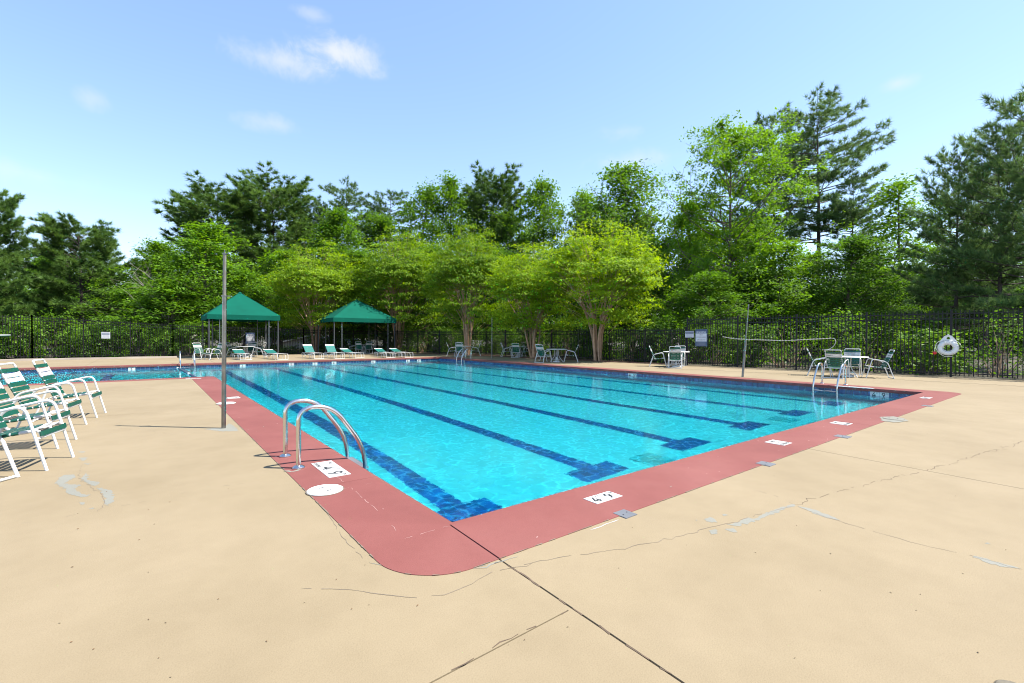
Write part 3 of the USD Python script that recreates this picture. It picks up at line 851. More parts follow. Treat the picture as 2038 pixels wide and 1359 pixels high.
def skimmer(label, c, r=0.17, m='white_plastic', rz=0.3):
    t = UsdGeom.Xform.Define(stage, path_for('skimmer_lid')); tp = str(t.GetPath())
    place(t, (c[0], c[1], 0.004), rz)
    meta(t.GetPrim(), label, 'skimmer lid', 'round skimmer lids')
    obj('lid', lathe([(0, 0), (r, 0), (r, .006), (r - .006, .010), (0, .011)], 40), m, tp, smooth=30)
    obj('rim', lathe([(r + .003, 0), (r + .010, 0), (r + .010, .003), (r + .003, .003), (r + .003, 0)], 40), 'crack_grey', tp)
    for y in (-.055, .055):
        obj('finger_slot', bx((-.022, y - .007, .0105), (.022, y + .007, .0122)), 'ink_black', tp)


skimmer('round white skimmer lid on the red coping near the nearest ladder', pix(647, 976.5), 0.15)
skimmer('round white skimmer lid on the coping behind the thick steel pole', pix(450, 803))
skimmer('white skimmer lid beside the pale oblong patch right of the pool', pix(1778, 834), 0.14, 'bare_concrete')
c = pix(2024, 1379)
t = UsdGeom.Xform.Define(stage, path_for('deck_cover')); place(t, (c[0], c[1], 0.0))
meta(t.GetPrim(), 'brownish round deck cover cut off by the bottom corner', 'deck cover')
obj('cover', lathe([(0, 0), (.062, 0), (.062, .006), (.056, .010), (0, .012)], 30), 'cover_brown', str(t.GetPath()), smooth=30)
for k, (px_, py_, s_) in enumerate(((1244, 1023.5, .13), (1524, 923.5, .15), (1677, 869, .17), (1846, 808, .17))):
    c = pix(px_, py_)
    t = UsdGeom.Xform.Define(stage, path_for('drain_plate')); place(t, (c[0], c[1], 0.0))
    meta(t.GetPrim(), ('grey drain plate nearest the 4 FT 9 IN tiles of the near edge', 'grey drain plate at the coping edge before the NO DIVING tile', 'grey drain plate between the last two NO DIVING tiles', 'grey drain plate closest to the far right coping corner')[k], 'drain plate', 'grey drain plates')
    obj('plate', bx((-s_ / 2, -s_ / 2, -.01), (s_ / 2, s_ / 2, .007)), 'plate_grey', str(t.GetPath()))
    for q in (-.25, .25):
        obj('screw', cyl((q * s_, q * s_ * .3), .006, .007, .009, 8), 'ink_black', str(t.GetPath()))

# cracks and bare patches: thin parts of the deck


def crack(pts, w, m, jit=0.012, seed=0, gaps=0.0, parent='/World/deck', z=0.0015, name='crack'):
    r = np.random.default_rng(seed)
    P = np.array([pix(*p)[:2] for p in pts])
    out = [P[0]]
    for a_, b_ in zip(P[:-1], P[1:]):
        n = max(2, int(np.linalg.norm(b_ - a_) / 0.05))
        for k in range(1, n + 1):
            out.append(a_ + (b_ - a_) * k / n + r.normal(0, jit, 2) * (k < n))
    out = np.array(out)
    d = np.gradient(out, axis=0); d /= np.linalg.norm(d, axis=1, keepdims=True) + 1e-9
    nn = np.stack([-d[:, 1], d[:, 0]], 1)
    ww = w * .72 * (0.4 + 1.0 * r.random(len(out)))
    ww[0] = ww[-1] = w * .2
    v = np.vstack([np.c_[out + nn * ww[:, None] / 2, np.full(len(out), z)], np.c_[out - nn * ww[:, None] / 2, np.full(len(out), z)]])
    n = len(out); f = []
    for i in range(n - 1):
        if r.random() >= gaps:
            f += [(i, i + n, i + 1), (i + 1, i + n, i + n + 1)]
    obj(name, (v, np.array(f)), m, parent)


crack([(600, 1172), (640, 1172), (700, 1174), (760, 1183), (830, 1190), (885, 1184), (940, 1162), (980, 1138), (1010, 1132), (1060, 1120)], .006, 'crack_grey', .003, 1, .12)
crack([(1010, 1132), (1060, 1120), (1120, 1108), (1200, 1098), (1300, 1080), (1360, 1066), (1425, 1047), (1500, 1028), (1580, 1005)], .006, 'crack_grey', .010, 2, .1)
crack([(1580, 1005), (1650, 983), (1720, 965), (1790, 947), (1840, 938)], .006, 'crack_dark', .012, 3, .25)
crack([(1840, 938), (1880, 926), (1905, 918), (1950, 903), (1990, 894), (2040, 878)], .007, 'crack_dark', .02, 4, .3)
crack([(1585, 1007), (1640, 1028), (1720, 1052), (1830, 1083), (1930, 1105), (2036, 1134)], .005, 'crack_grey', .006, 5, .3)
crack([(1500, 975), (1540, 985), (1580, 1004)], .004, 'crack_grey', .003, 6, .5)
crack([(164, 924), (158, 940), (160, 948), (180, 968), (200, 982), (208, 996), (205, 1010), (195, 1018)], .005, 'crack_grey', .012, 7, .3)
crack([(0, 1047), (110, 1032), (310, 994), (400, 973), (500, 960)], .004, 'crack_grey', .003, 8, .8)
crack([(215, 850), (330, 862), (440, 858)], .004, 'crack_grey', .003, 18, .8)
crack([(860, 1357), (980, 1290), (1130, 1215)], .008, 'crack_dark', .005, 9, .5)
crack([(1000, 1117), (1140, 1211), (1230, 1273), (1360, 1359)], .012, 'crack_dark', .006, 10, .45, z=0.002)
crack([(560, 925), (600, 962), (640, 1005), (690, 1080), (730, 1118)], .004, 'crack_grey', .004, 11, .3)
crack([(735, 1120), (800, 1135), (870, 1136), (950, 1128), (1000, 1117)], .008, 'bare_concrete', .006, 12, .3)
crack([(940, 1131), (975, 1124), (1000, 1117), (1030, 1108)], .018, 'bare_concrete', .010, 13, .1)
crack([(1175, 1055), (1215, 1040), (1232, 1034)], .009, 'sign_white', .002, 14, .1)
for a_ in ([(650, 935), (700, 972), (752, 1018), (805, 1073)], [(805, 1073), (850, 1060), (897, 1048)], [(682, 974), (740, 962)], [(655, 920), (682, 945), (690, 952)]):
    crack(a_, .005, 'joint_pale', .004, 15 + len(a_), .35, '/World/pool_coping', 0.0055, 'joint_filler')
crack([(565, 938), (580, 940), (600, 934)], .05, 'bare_concrete', .012, 21, 0.0, '/World/pool_coping', 0.0055, 'chipped_spot')
prng = np.random.default_rng(11)


def patch(pts, seed=0, parent='/World/deck', z=0.001, m='bare_concrete'):
    P = Polygon([tuple(pix(*p)[:2]) for p in pts]).buffer(0)
    r = np.random.default_rng(seed)
    ln = P.exterior.segmentize(0.03)
    c = np.array(ln.coords)[:-1]
    c = c + r.normal(0, 0.008, c.shape)
    P = Polygon(c).buffer(0.004).buffer(-0.004)
    for g in getattr(P, 'geoms', [P]):
        if g.area > 1e-4:
            v, f = trimesh.creation.triangulate_polygon(g, engine='earcut')
            obj('bare_patch', (np.c_[v, np.full(len(v), z)], f), m, parent)


for i, q in enumerate([[(110, 960), (126, 946), (150, 944), (150, 951), (133, 957), (130, 962), (160, 966), (146, 972), (165, 984), (180, 984), (170, 989), (140, 986), (128, 972)],
                       [(160, 952), (172, 942), (176, 946), (172, 954), (198, 960), (190, 967), (178, 964)],
                       [(193, 970), (222, 976), (228, 998), (215, 1006), (207, 1006), (209, 990), (200, 978)], [(152, 1000), (172, 999), (166, 1004)], [(172, 1014), (188, 1009), (190, 1013)],
                       [(155, 899), (170, 898), (166, 901)], [(155, 911), (174, 911), (168, 917), (160, 915)], [(168, 922), (182, 922), (174, 925)],
                       [(1400, 1032), (1416, 1029), (1430, 1040), (1412, 1039)], [(1412, 1056), (1424, 1053), (1434, 1062), (1420, 1064)], [(1442, 1052), (1460, 1052), (1468, 1059), (1450, 1057)],
                       [(1448, 1045), (1490, 1030), (1500, 1032), (1540, 1014), (1580, 1003), (1582, 1007), (1545, 1020), (1500, 1038), (1470, 1047)],
                       [(1590, 1008), (1625, 1015), (1650, 1025), (1672, 1035), (1650, 1032), (1620, 1022)], [(1928, 1104), (1990, 1120), (2034, 1132), (2028, 1134), (1970, 1122)],
                       [(1380, 1035), (1388, 1034), (1384, 1037)], [(1438, 1021), (1450, 1026), (1444, 1027)], [(1962, 1082), (1968, 1081), (1970, 1084)],
                       [(405, 854), (440, 858), (474, 858), (470, 850), (456, 842), (448, 850)]]):
    patch(q, i)
patch([(1752, 830), (1778, 829), (1800, 833), (1808, 838), (1780, 841), (1756, 838)], 40, z=0.0055)
for i, q in enumerate([[(1020, 762 + 400), (1021, 1162), (1022, 1163)]]):
    pass
crng = np.random.default_rng(23)
for k in range(34):
    side = crng.integers(0, 2)
    c = np.array([crng.uniform(.2, 10), -crng.uniform(.05, .6)]) if side else np.array([-crng.uniform(.05, .6), crng.uniform(.2, 10)])
    s_ = crng.uniform(.004, .018); a_ = np.sort(crng.uniform(0, 2 * PI, 7)); rr = s_ * crng.uniform(.4, 1.2, 7)
    e = np.array([math.cos(side * .3), .35])
    v = np.c_[c[0] + rr * np.cos(a_) * (1.6 if side else .7), c[1] + rr * np.sin(a_) * (.6 if side else 1.6), np.full(7, .0052)]
    obj('paint_chip', (np.vstack([v, [[c[0], c[1], .0052]]]), np.array([(i, (i + 1) % 7, 7) for i in range(7)])), 'joint_pale' if k % 3 else 'bare_concrete', '/World/pool_coping')
# grey frayed line where coping paint meets deck paint
ring_ = cop_out.exterior.segmentize(0.06)
rc = np.array(ring_.coords)
for i in range(len(rc) - 1):
    a_, b_ = rc[i], rc[i + 1]
    if -1.5 < a_[0] < 9 and -1.5 < a_[1] < 6 and crng.random() < .45:
        d_ = (b_ - a_) / (np.linalg.norm(b_ - a_) + 1e-9); n_ = np.array([-d_[1], d_[0]])
        w0, w1 = crng.uniform(.001, .005, 2)
        v = np.array([(*(a_ + n_ * w0), .0054), (*(a_ - n_ * w0), .0054), (*(b_ + n_ * w1), .0054), (*(b_ - n_ * w1), .0054)])
        if 'fray' not in globals():
            fray = []
        fray.append((v, np.array([(0, 1, 2), (1, 3, 2)])))
obj('frayed_edge', fray, 'crack_grey', '/World/pool_coping', kind='stuff')
# specks of leaf litter and paint chips
vs, fs = [], []
for k in range(70):
    px_, py_ = prng.uniform(20, 2020), prng.uniform(800, 1350)
    c = pix(px_, py_)
    if pool.buffer(.7).contains(Point(c[0], c[1])):
        continue
    s_ = prng.uniform(.003, .008); a_ = prng.uniform(0, PI)
    e = np.array([math.cos(a_), math.sin(a_)]) * s_; g_ = np.array([-e[1], e[0]]) * .45
    n0 = len(vs)
    vs += [(*(c[:2] + e), .003), (*(c[:2] + g_), .006), (*(c[:2] - e), .003), (*(c[:2] - g_), .002)]
    fs += [(n0, n0 + 1, n0 + 2), (n0, n0 + 2, n0 + 3)]
obj('leaf_litter', (np.array(vs), np.array(fs)), 'debris', label='tiny brown leaf scraps scattered over the tan deck', cat='litter', kind='stuff')
obj('deck_drain', prism(drain_poly.buffer(-0.004), -.04, -.006), 'plate_grey', kind='structure')

# ------------------------------------------------------------------ furniture


def ribbon(p0, p1, w_dir, w, nrm, r=0.017, sag=0.006):
    """a vinyl strap from rail p0 to rail p1, wrapped round both"""
    p0, p1, w_dir, nrm = (np.asarray(a, float) for a in (p0, p1, w_dir, nrm))
    d = p1 - p0; L = np.linalg.norm(d); d /= L
    prof = [p0 - d * 0.0 - nrm * r, p0 - d * r * .9 - nrm * r * .5, p0 - d * r, p0 - d * r * .6 + nrm * r * .8, p0 + nrm * r]
    prof += [p0 + d * L * .33 + nrm * (r - sag), p0 + d * L * .67 + nrm * (r - sag)]
    prof += [p1 + nrm * r, p1 + d * r * .6 + nrm * r * .8, p1 + d * r, p1 + d * r * .9 - nrm * r * .5, p1 - nrm * r]
    v = np.array([q + s_ * w_dir * w / 2 for q in prof for s_ in (-1, 1)])
    n = len(prof); f = []
    for i in range(n - 1):
        a_ = 2 * i
        f += [(a_, a_ + 1, a_ + 2), (a_ + 1, a_ + 3, a_ + 2)]
    return v, np.array(f)


def build_chair(kp, green='strap_green'):
    R = 0.0145
    for s_ in (-1, 1):
        y = 0.283 * s_
        obj('side_frame', tube(fillet([(-.44, y, 0), (-.25, y, .565), (.165, y, .665), (.335, y, 0)], .095, 6), R, 8), 'white_paint', kp, smooth=40)
    obj('back_foot_bar', tube([(-.434, -.283, .016), (-.434, .283, .016)], R * .9, 8), 'white_paint', kp, smooth=40)
    loop = []
    y = .235
    corner = [(.275, y, .335), (.262, y, .405), (-.19, y, .345), (-.455, y, .965), (-.455, -y, .965), (-.19, -y, .345), (.262, -y, .405), (.275, -y, .335)]
    corner = corner[:] + [corner[0]]
    obj('seat_frame', tube(np.array(fillet(corner, .045, 4)), R * .95, 8, caps=False), 'white_paint', kp, smooth=40)
    obj('front_bar', tube([(.262, -.283, .325), (.262, .283, .325)], R * .8, 8), 'white_paint', kp, smooth=40)
    obj('rear_bar', tube([(-.285, -.283, .345), (-.285, .283, .345)], R * .8, 8), 'white_paint', kp, smooth=40)
    a_, b_ = np.array([.255, 0, .404]), np.array([-.17, 0, .348])
    d = (b_ - a_); L = np.linalg.norm(d); d /= L
    nrm = np.array([-d[2], 0, d[0]]); nrm = nrm if nrm[2] > 0 else -nrm
    for k in range(6):
        c = a_ + d * (L * (k + .5) / 6)
        obj('strap', ribbon(c + [0, -y, 0], c + [0, y, 0], d, L / 6 - .014, nrm, sag=.014), 'strap_white' if k in (0, 1) else green, kp)
    obj('strap', ribbon((.276, -y, .372), (.276, y, .372), (-.17, 0, 1), .05, (1, 0, .17), sag=.002), green, kp)
    a_, b_ = np.array([-.432, 0, .905]), np.array([-.205, 0, .382])
    d = (b_ - a_); L = np.linalg.norm(d); d /= L
    nrm = np.array([-d[2], 0, d[0]]); nrm = nrm if nrm[0] > 0 else -nrm
    for k in range(8):
        c = a_ + d * (L * (k + .5) / 8)
        obj('strap', ribbon(c + [0, -y, 0], c + [0, y, 0], d, L / 8 - .013, nrm, sag=.012 + .004 * (k % 3)), 'strap_white' if k in (1, 2) else green, kp)


K_CHAIR = kind_of('strap_chair')
build_chair(K_CHAIR)


def lounger(kp, raise_deg):
    R = 0.0135
    a_ = math.radians(raise_deg)
    hz_, y = .335, .30
    hx = -.35
    hd = np.array([hx - .78 * math.cos(a_), 0, hz_ + .78 * math.sin(a_)])
    for s_ in (-1, 1):
        obj('side_rail', tube(fillet([(-1.0, y * s_, .20), (-.97, y * s_, hz_ - .02), (-.8, y * s_, hz_), (.88, y * s_, hz_), (.99, y * s_, .30), (1.0, y * s_, .0)], .08, 4), R, 7), 'white_paint', kp, smooth=40)
        obj('leg', tube(fillet([(-.85, y * s_, 0), (-.80, y * s_, .29), (-.45, y * s_, .29), (-.40, y * s_, 0)], .1, 4), R, 7), 'white_paint', kp, smooth=40)
        obj('leg', tube(fillet([(.25, y * s_, 0), (.30, y * s_, .29), (.62, y * s_, .29), (.70, y * s_, 0)], .1, 4), R, 7), 'white_paint', kp, smooth=40)
    obj('head_bar', tube([(-1.0, -y, .20), (-1.0, y, .20)], R, 7), 'white_paint', kp, smooth=40)
    obj('foot_bar', tube([(1.0, -y, .015), (1.0, y, .015)], R, 7), 'white_paint', kp, smooth=40)
    obj('back_frame', tube(fillet([(hx, .27, hz_ + .01), hd + [0, .27, .01], hd + [0, -.27, .01], (hx, -.27, hz_ + .01)], .06, 4), R, 7), 'white_paint', kp, smooth=40)
    d = np.array([math.cos(a_), 0, -math.sin(a_)]); nrm = np.array([math.sin(a_), 0, math.cos(a_)])
    for k in range(11):
        c = hd + [0, 0, .01] + d * (.04 + .70 * (k + .5) / 11)
        obj('strap', ribbon(c + [0, -.27, 0], c + [0, .27, 0], d, .058, nrm), 'strap_white' if k in (0, 1) else 'strap_teal', kp)
    for k in range(17):
        c = np.array([hx + .03 + 1.2 * (k + .5) / 17, 0, hz_])
        obj('strap', ribbon(c + [0, -y, 0], c + [0, y, 0], (1, 0, 0), .062, (0, 0, 1)), 'strap_white' if k > 1 else 'strap_teal', kp)


K_LOUNGE_UP, K_LOUNGE_FLAT = kind_of('lounger_raised'), kind_of('lounger_flat')
lounger(K_LOUNGE_UP, 42)
lounger(K_LOUNGE_FLAT, 17)

K_TABLE = kind_of('patio_table')
obj('tabletop', lathe([(0, .69), (.585, .69), (.60, .700), (.60, .712), (.585, .722), (0, .724)], 36), 'white_plastic', K_TABLE, smooth=30)
for k in range(4):
    a_ = PI / 4 + k * PI / 2
    c, s_ = math.cos(a_), math.sin(a_)
    obj('leg', tube(fillet([(.12 * c, .12 * s_, .69), (.09 * c, .09 * s_, .35), (.38 * c, .38 * s_, .0)], .2, 5), .016, 7), 'white_paint', K_TABLE, smooth=40)
obj('base_ring', tube([(.2 * math.cos(t), .2 * math.sin(t), .16) for t in np.linspace(0, 2 * PI, 17)[:-1]], .012, 6, closed=True), 'white_paint', K_TABLE, smooth=40)
obj('umbrella_base', lathe([(0, 0), (.20, 0), (.20, .05), (.05, .09), (.03, .28), (0, .28)], 20), 'white_plastic', K_TABLE, smooth=30)

# the row of chairs at the left of the picture
for (fx, fy), lab, rz in (((-2.36, 7.72), 'farthest of the green strapped chairs in the near row, nearest the pool arm', -.14), ((-2.525, 6.47), 'second strapped chair from the far end of the near row', -.17),
                          ((-2.53, 5.15), 'middle strapped chair of the near row, half hidden by the one in front', -.20), ((-2.46, 3.94), 'strapped chair with its seat nearest the camera in the near row', -.26)):
    copy_of(K_CHAIR, 'strap_chair', lab, 'chair', (fx - .335 * math.cos(rz), fy - .335 * math.sin(rz), 0), rz, group='strapped patio chairs')
t = thing('footstool', 'white footstool at the left border showing one leg and its ground bar', 'footstool', (-3.085, 3.455, 0), -.70)
for s_ in (-1, 1):
    obj('leg_frame', tube(fillet([(.245, .29 * s_, 0), (.07, .29 * s_, .395), (-.07, .29 * s_, .395), (-.245, .29 * s_, 0)], .06, 4), .0145, 8), 'white_paint', t, smooth=40)
    obj('ground_bar', tube([(.24 * s_, -.29, .016), (.24 * s_, .29, .016)], .013, 8), 'white_paint', t, smooth=40)
for k in range(4):
    obj('strap', ribbon((-.09 + .06 * k, -.29, .395), (-.09 + .06 * k, .29, .395), (1, 0, 0), .054, (0, 0, 1)), 'strap_green', t)

FA_ = math.atan2(FWD0[1], FWD0[0])          # heading away from the camera


def table_set(px, py, label, chairs):
    """px, py: the middle of the table top in the photograph; chairs: (heading from the table as seen, distance, label)"""
    p = pix(px, py, 0.705)
    copy_of(K_TABLE, 'patio_table', label, 'table', (p[0], p[1], 0), 0.3, group='round white patio tables')
    view = math.atan2(p[1] - EYE[1], p[0] - EYE[0])
    for ang, dist, lab, turn in chairs:
        dist *= .78 if abs(math.sin(ang)) > .7 else .95
        a_ = view + ang                         # 0: behind the table, pi: in front of it, +: to the left
        q = (p[0] + dist * math.cos(a_), p[1] + dist * math.sin(a_), 0)
        copy_of(K_CHAIR, 'strap_chair', lab, 'chair', q, a_ + PI + turn, group='strapped patio chairs')


table_set(1688, 710, 'round white table below the rescue hook end, behind the pool ladder', [
    (PI - .35, .95, 'chair with its back to the pool at the table behind the long side ladder', .1), (-.1, .9, 'chair behind the table by the long side ladder, facing the pool', 0),
    (PI / 2 + .05, 1.0, 'chair to the left of the table behind the long side ladder', 0), (-PI / 2, 1.0, 'chair turned sideways to the right of the table by the ladder', .2)])
table_set(1346, 700, 'round white table on the deck before the tall fence corner', [
    (PI - .05, .85, 'chair with its back to the pool at the table by the fence corner', 0), (PI / 2, .98, 'lone side chair left of the table by the fence corner', 0),
    (-.15, .8, 'chair on the fence side of the table by the fence corner', 0)])
table_set(1108, 695, 'round white table between the fourth and fifth crape myrtles', [
    (PI - .75, 1.05, 'back turned chair left front of the table between two crape myrtles', 0.1), (PI / 2 - .45, 1.0, 'chair on the left rear of the table between the crape myrtles', 0),
    (-PI / 2 + .05, .95, 'chair on the right side of the table between the crape myrtles', -.1)])
table_set(1031, 690, 'round white table hidden among four chairs before the fourth crape myrtle', [
    (PI - .15, .8, 'back turned chair at the crowded table before the fourth crape myrtle', 0), (PI / 2 - .1, .95, 'left chair at the crowded table before the fourth crape myrtle', .3),
    (-.35, .8, 'fence side chair at the crowded table before the fourth crape myrtle', 0), (-PI / 2 - .2, .9, 'right chair at the crowded table before the fourth crape myrtle', -.2)])
table_set(924, 689, 'round white table before the third crape myrtle trunk', [
    (PI - .35, .8, 'back turned chair at the table before the third crape myrtle', 0), (PI / 2, 1.05, 'left chair at the table before the third crape myrtle', 0),
    (.3, .75, 'fence side chair at the table before the third crape myrtle', 0), (-PI / 2, .95, 'right chair at the table before the third crape myrtle', 0)])
table_set(724, 686, 'white table in the shade of the second green canopy', [
    (PI + .35, .85, 'right one of two back turned chairs under the second canopy', 0), (PI - .35, .85, 'left one of two back turned chairs under the second canopy', 0),
    (PI / 2 - .3, 1.05, 'shaded chair left of the table under the second canopy', 0)])
table_set(489, 689.5, 'white table in the shade of the first green canopy', [
    (PI / 2 - .4, .85, 'chair at the left of the table under the first canopy', 0), (-.35, .8, 'chair behind the table under the first canopy, below the notice', 0),
    (-PI / 2 - .3, .95, 'chair at the right of the table under the first canopy', 0)])
for px_, Z_, rz, lab in ((402, 27.6, FA_ - 1.9, 'lone chair left of the first canopy post, facing right'), (424, 27.2, FA_ + 2.6, 'lone chair turned towards the other at the first canopy post')):
    copy_of(K_CHAIR, 'strap_chair', lab, 'chair', atZ(px_, Z_), rz, group='strapped patio chairs')
for px_, Z_, K_, lab in ((481, 27.9, K_LOUNGE_FLAT, 'flat lounger right behind the thick steel pole, before the first canopy'), (548, 28.3, K_LOUNGE_FLAT, 'flat lounger below the right post of the first canopy'),
                         (622, 29.6, K_LOUNGE_UP, 'lounger with raised back left of the first crape myrtle trunk'), (665, 30.0, K_LOUNGE_UP, 'lounger with raised back at the left post of the second canopy'),
                         (700, 30.6, K_LOUNGE_FLAT, 'flat lounger in front of the chairs under the second canopy'), (765, 31.3, K_LOUNGE_FLAT, 'flat lounger below the right post of the second canopy'),
                         (798, 31.6, K_LOUNGE_FLAT, 'flat lounger before the second crape myrtle, last in the row')):
    copy_of(K_, 'sun_lounger', lab, 'sun lounger', atZ(px_, Z_), -PI / 2 + .12 + .1 * math.sin(px_), group='strapped sun loungers along the far edge')


# ------------------------------------------------------------------ canopies


def canopy(label, x0, x1, y0, y1, h_val, h_peak):
    t = thing('canopy_shelter', label, 'canopy', ((x0 + x1) / 2, (y0 + y1) / 2, 0), group='green canopies')
    a_, b_ = (x1 - x0) / 2, (y1 - y0) / 2
    ov, vd = .10, .30
    A, B = a_ + ov, b_ + ov
    n = 10
    vs, fs = [], []
    cs = [(-A, -B), (A, -B), (A, B), (-A, B)]
    for k in range(4):                       # four slightly sagging faces
        c0, c1 = np.array(cs[k]), np.array(cs[(k + 1) % 4])
        base = len(vs)
        for i in range(n + 1):
            s_ = i / n
            for j in range(n + 1):
                u = j / n
                p = (c0 + (c1 - c0) * u) * (1 - s_)
                z = h_val + (h_peak - h_val) * s_
                z -= .05 * math.sin(PI * u) * math.sin(PI * min(1, s_ * 1.1)) * (1 - s_)
                vs.append((p[0], p[1], z))
        for i in range(n):
            for j in range(n):
                q = base + i * (n + 1) + j
                fs += [(q, q + 1, q + n + 2), (q, q + n + 2, q + n + 1)]
    obj('roof_fabric', (np.array(vs), np.array(fs)), 'canvas_green', t, smooth=25)
    for k in range(4):
        c0, c1 = np.array(cs[k]), np.array(cs[(k + 1) % 4])
        m = 14; v = []; f = []
        for j in range(m + 1):
            q = c0 + (c1 - c0) * j / m
            o = .008 * math.sin(j * 1.9 + k)
            e = np.array([q[1] * 0, 0])
            nn = np.array([(c1 - c0)[1], -(c1 - c0)[0]]); nn /= np.linalg.norm(nn)
            v += [(q[0], q[1], h_val + .001), (*(q + nn * o), h_val - vd + .01 * math.sin(j * 2.3))]
        for j in range(m):
            f += [(2 * j, 2 * j + 1, 2 * j + 2), (2 * j + 1, 2 * j + 3, 2 * j + 2)]
        obj('valance', (np.array(v), np.array(f)), 'canvas_green', t, smooth=25)
    for k in range(4):                       # seams along the hips
        c0 = np.array(cs[k])
        obj('hip_seam', tube([(c0[0], c0[1], h_val + .006), (0, 0, h_peak + .006)], .012, 5), 'canvas_green', t)
    obj('peak_cap', lathe([(0, h_peak + .05), (.05, h_peak + .03), (.12, h_peak - .05)], 10), 'canvas_green', t)
    for sx in (-1, 1):
        for sy in (-1, 1):
            obj('post', bx((sx * a_ - .035, sy * b_ - .035, 0), (sx * a_ + .035, sy * b_ + .035, h_val - .05)), 'dark_post', t)
            obj('post', bx((sx * (a_ - .55) - .025, sy * b_ - .025, 0), (sx * (a_ - .55) + .025, sy * b_ + .025, h_val - .05)), 'grey_post', t)
            obj('foot_plate', bx((sx * a_ - .09, sy * b_ - .09, 0), (sx * a_ + .09, sy * b_ + .09, .012)), 'dark_post', t)
        obj('beam', bx((sx * a_ - .025, -b_, h_val - .13), (sx * a_ + .025, b_, h_val - .07)), 'dark_post', t)
    for sy in (-1, 1):
        obj('beam', bx((-a_, sy * b_ - .025, h_val - .13), (a_, sy * b_ + .025, h_val - .071)), 'dark_post', t)


canopy('green pyramid canopy partly crossed by the thick steel pole', 1.2, 5.05, 31.0, 35.1, 2.72, 4.30)
canopy('green pyramid canopy between the first two crape myrtles', 8.95, 13.6, 31.9, 35.9, 2.76, 4.30)

# ------------------------------------------------------------------ pale house gables glimpsed low behind the fence
def house(label, px0, px1, Z, zb, zw, zp, depth=9.0):
    a_, b_ = atZ(px0, Z), atZ(px1, Z)
    w = np.linalg.norm(b_ - a_)
    c = (a_ + b_) / 2
    t = thing('house', label, 'house', (c[0], c[1], 0), math.atan2((b_ - a_)[1], (b_ - a_)[0]))
    P = Polygon([(-w / 2, zb), (w / 2, zb), (w / 2, zw), (0, zp), (-w / 2, zw)])
    v, f = prism(P, 0, depth)
    v = np.c_[v[:, 0], v[:, 2], v[:, 1]]
    obj('wall', (v, f[:, ::-1]), 'house_wall', t)
    for s_ in (-1, 1):
        e = .35
        sl = (zp - zw) / (w / 2)
        v = np.array([(0, -.3, zp + .03), (s_ * (w / 2 + e), -.3, zw - sl * e + .03), (0, depth + .3, zp + .03), (s_ * (w / 2 + e), depth + .3, zw - sl * e + .03)])
        v = np.vstack([v, v + [0, 0, .12]])
        obj('roof', (v, np.array([(0, 1, 2), (1, 3, 2), (4, 6, 5), (5, 6, 7), (0, 4, 1), (1, 4, 5), (1, 5, 3), (3, 5, 7), (0, 2, 4), (2, 6, 4)])), 'house_roof', t)


house('pale grey house gable showing low behind the fence between the canopies', 552, 692, 52, -3.5, .55, 1.45)
house('pale strip of house wall seen past the right posts of the first canopy', 530, 560, 60, -3.5, 1.6, 2.1)

# ------------------------------------------------------------------ vegetation


def leaves(c, nrm, size, r, aspect=.55):
    """diamond leaves: centres, facing directions, lengths"""
    n = len(c)
    nrm = nrm / (np.linalg.norm(nrm, axis=1, keepdims=True) + 1e-9)
    rv = r.normal(size=(n, 3))
    a_ = np.cross(nrm, rv); a_ /= np.linalg.norm(a_, axis=1, keepdims=True) + 1e-9
    b_ = np.cross(nrm, a_)
    s_ = np.asarray(size).reshape(-1, 1) * np.ones((n, 1))
    v = np.stack([c + a_ * s_ * .5, c + b_ * s_ * .5 * aspect - nrm * s_ * .08, c - a_ * s_ * .5, c - b_ * s_ * .5 * aspect - nrm * s_ * .08], 1).reshape(-1, 3)
    o = np.arange(n)[:, None] * 4
    f = np.concatenate([o + [0, 1, 2], o + [0, 2, 3]], 0)
    return v, f


def tufts(c, d, n_each, length, width, r, spread=.9):
    """bundles of needles: thin triangles fanning out from each twig tip"""
    n = len(c)
    d = d / (np.linalg.norm(d, axis=1, keepdims=True) + 1e-9)
    C = np.repeat(c, n_each, 0); D = np.repeat(d, n_each, 0)
    v = D + r.normal(size=C.shape) * spread * .6
    v /= np.linalg.norm(v, axis=1, keepdims=True)
    w = np.cross(v, r.normal(size=C.shape)); w /= np.linalg.norm(w, axis=1, keepdims=True) + 1e-9
    ln = length * (.7 + .6 * r.random((len(C), 1)))
    P = np.stack([C + v * ln * .1 - w * width / 2, C + v * ln * .1 + w * width / 2, C + v * ln], 1).reshape(-1, 3)
    f = np.arange(len(C) * 3).reshape(-1, 3)
    return P, f


def path_curve(a_, b_, bend, r, n=5):
    t = np.linspace(0, 1, n)[:, None]
    off = r.normal(size=3) * bend
    return a_ + (b_ - a_) * t + np.sin(t * PI) * off


REAL = {}


def crown_size(kp, v):
    REAL[kp] = (float(np.percentile(v[:, 2], 99.7)), float(np.percentile(np.hypot(v[:, 0], v[:, 1]), 93)))


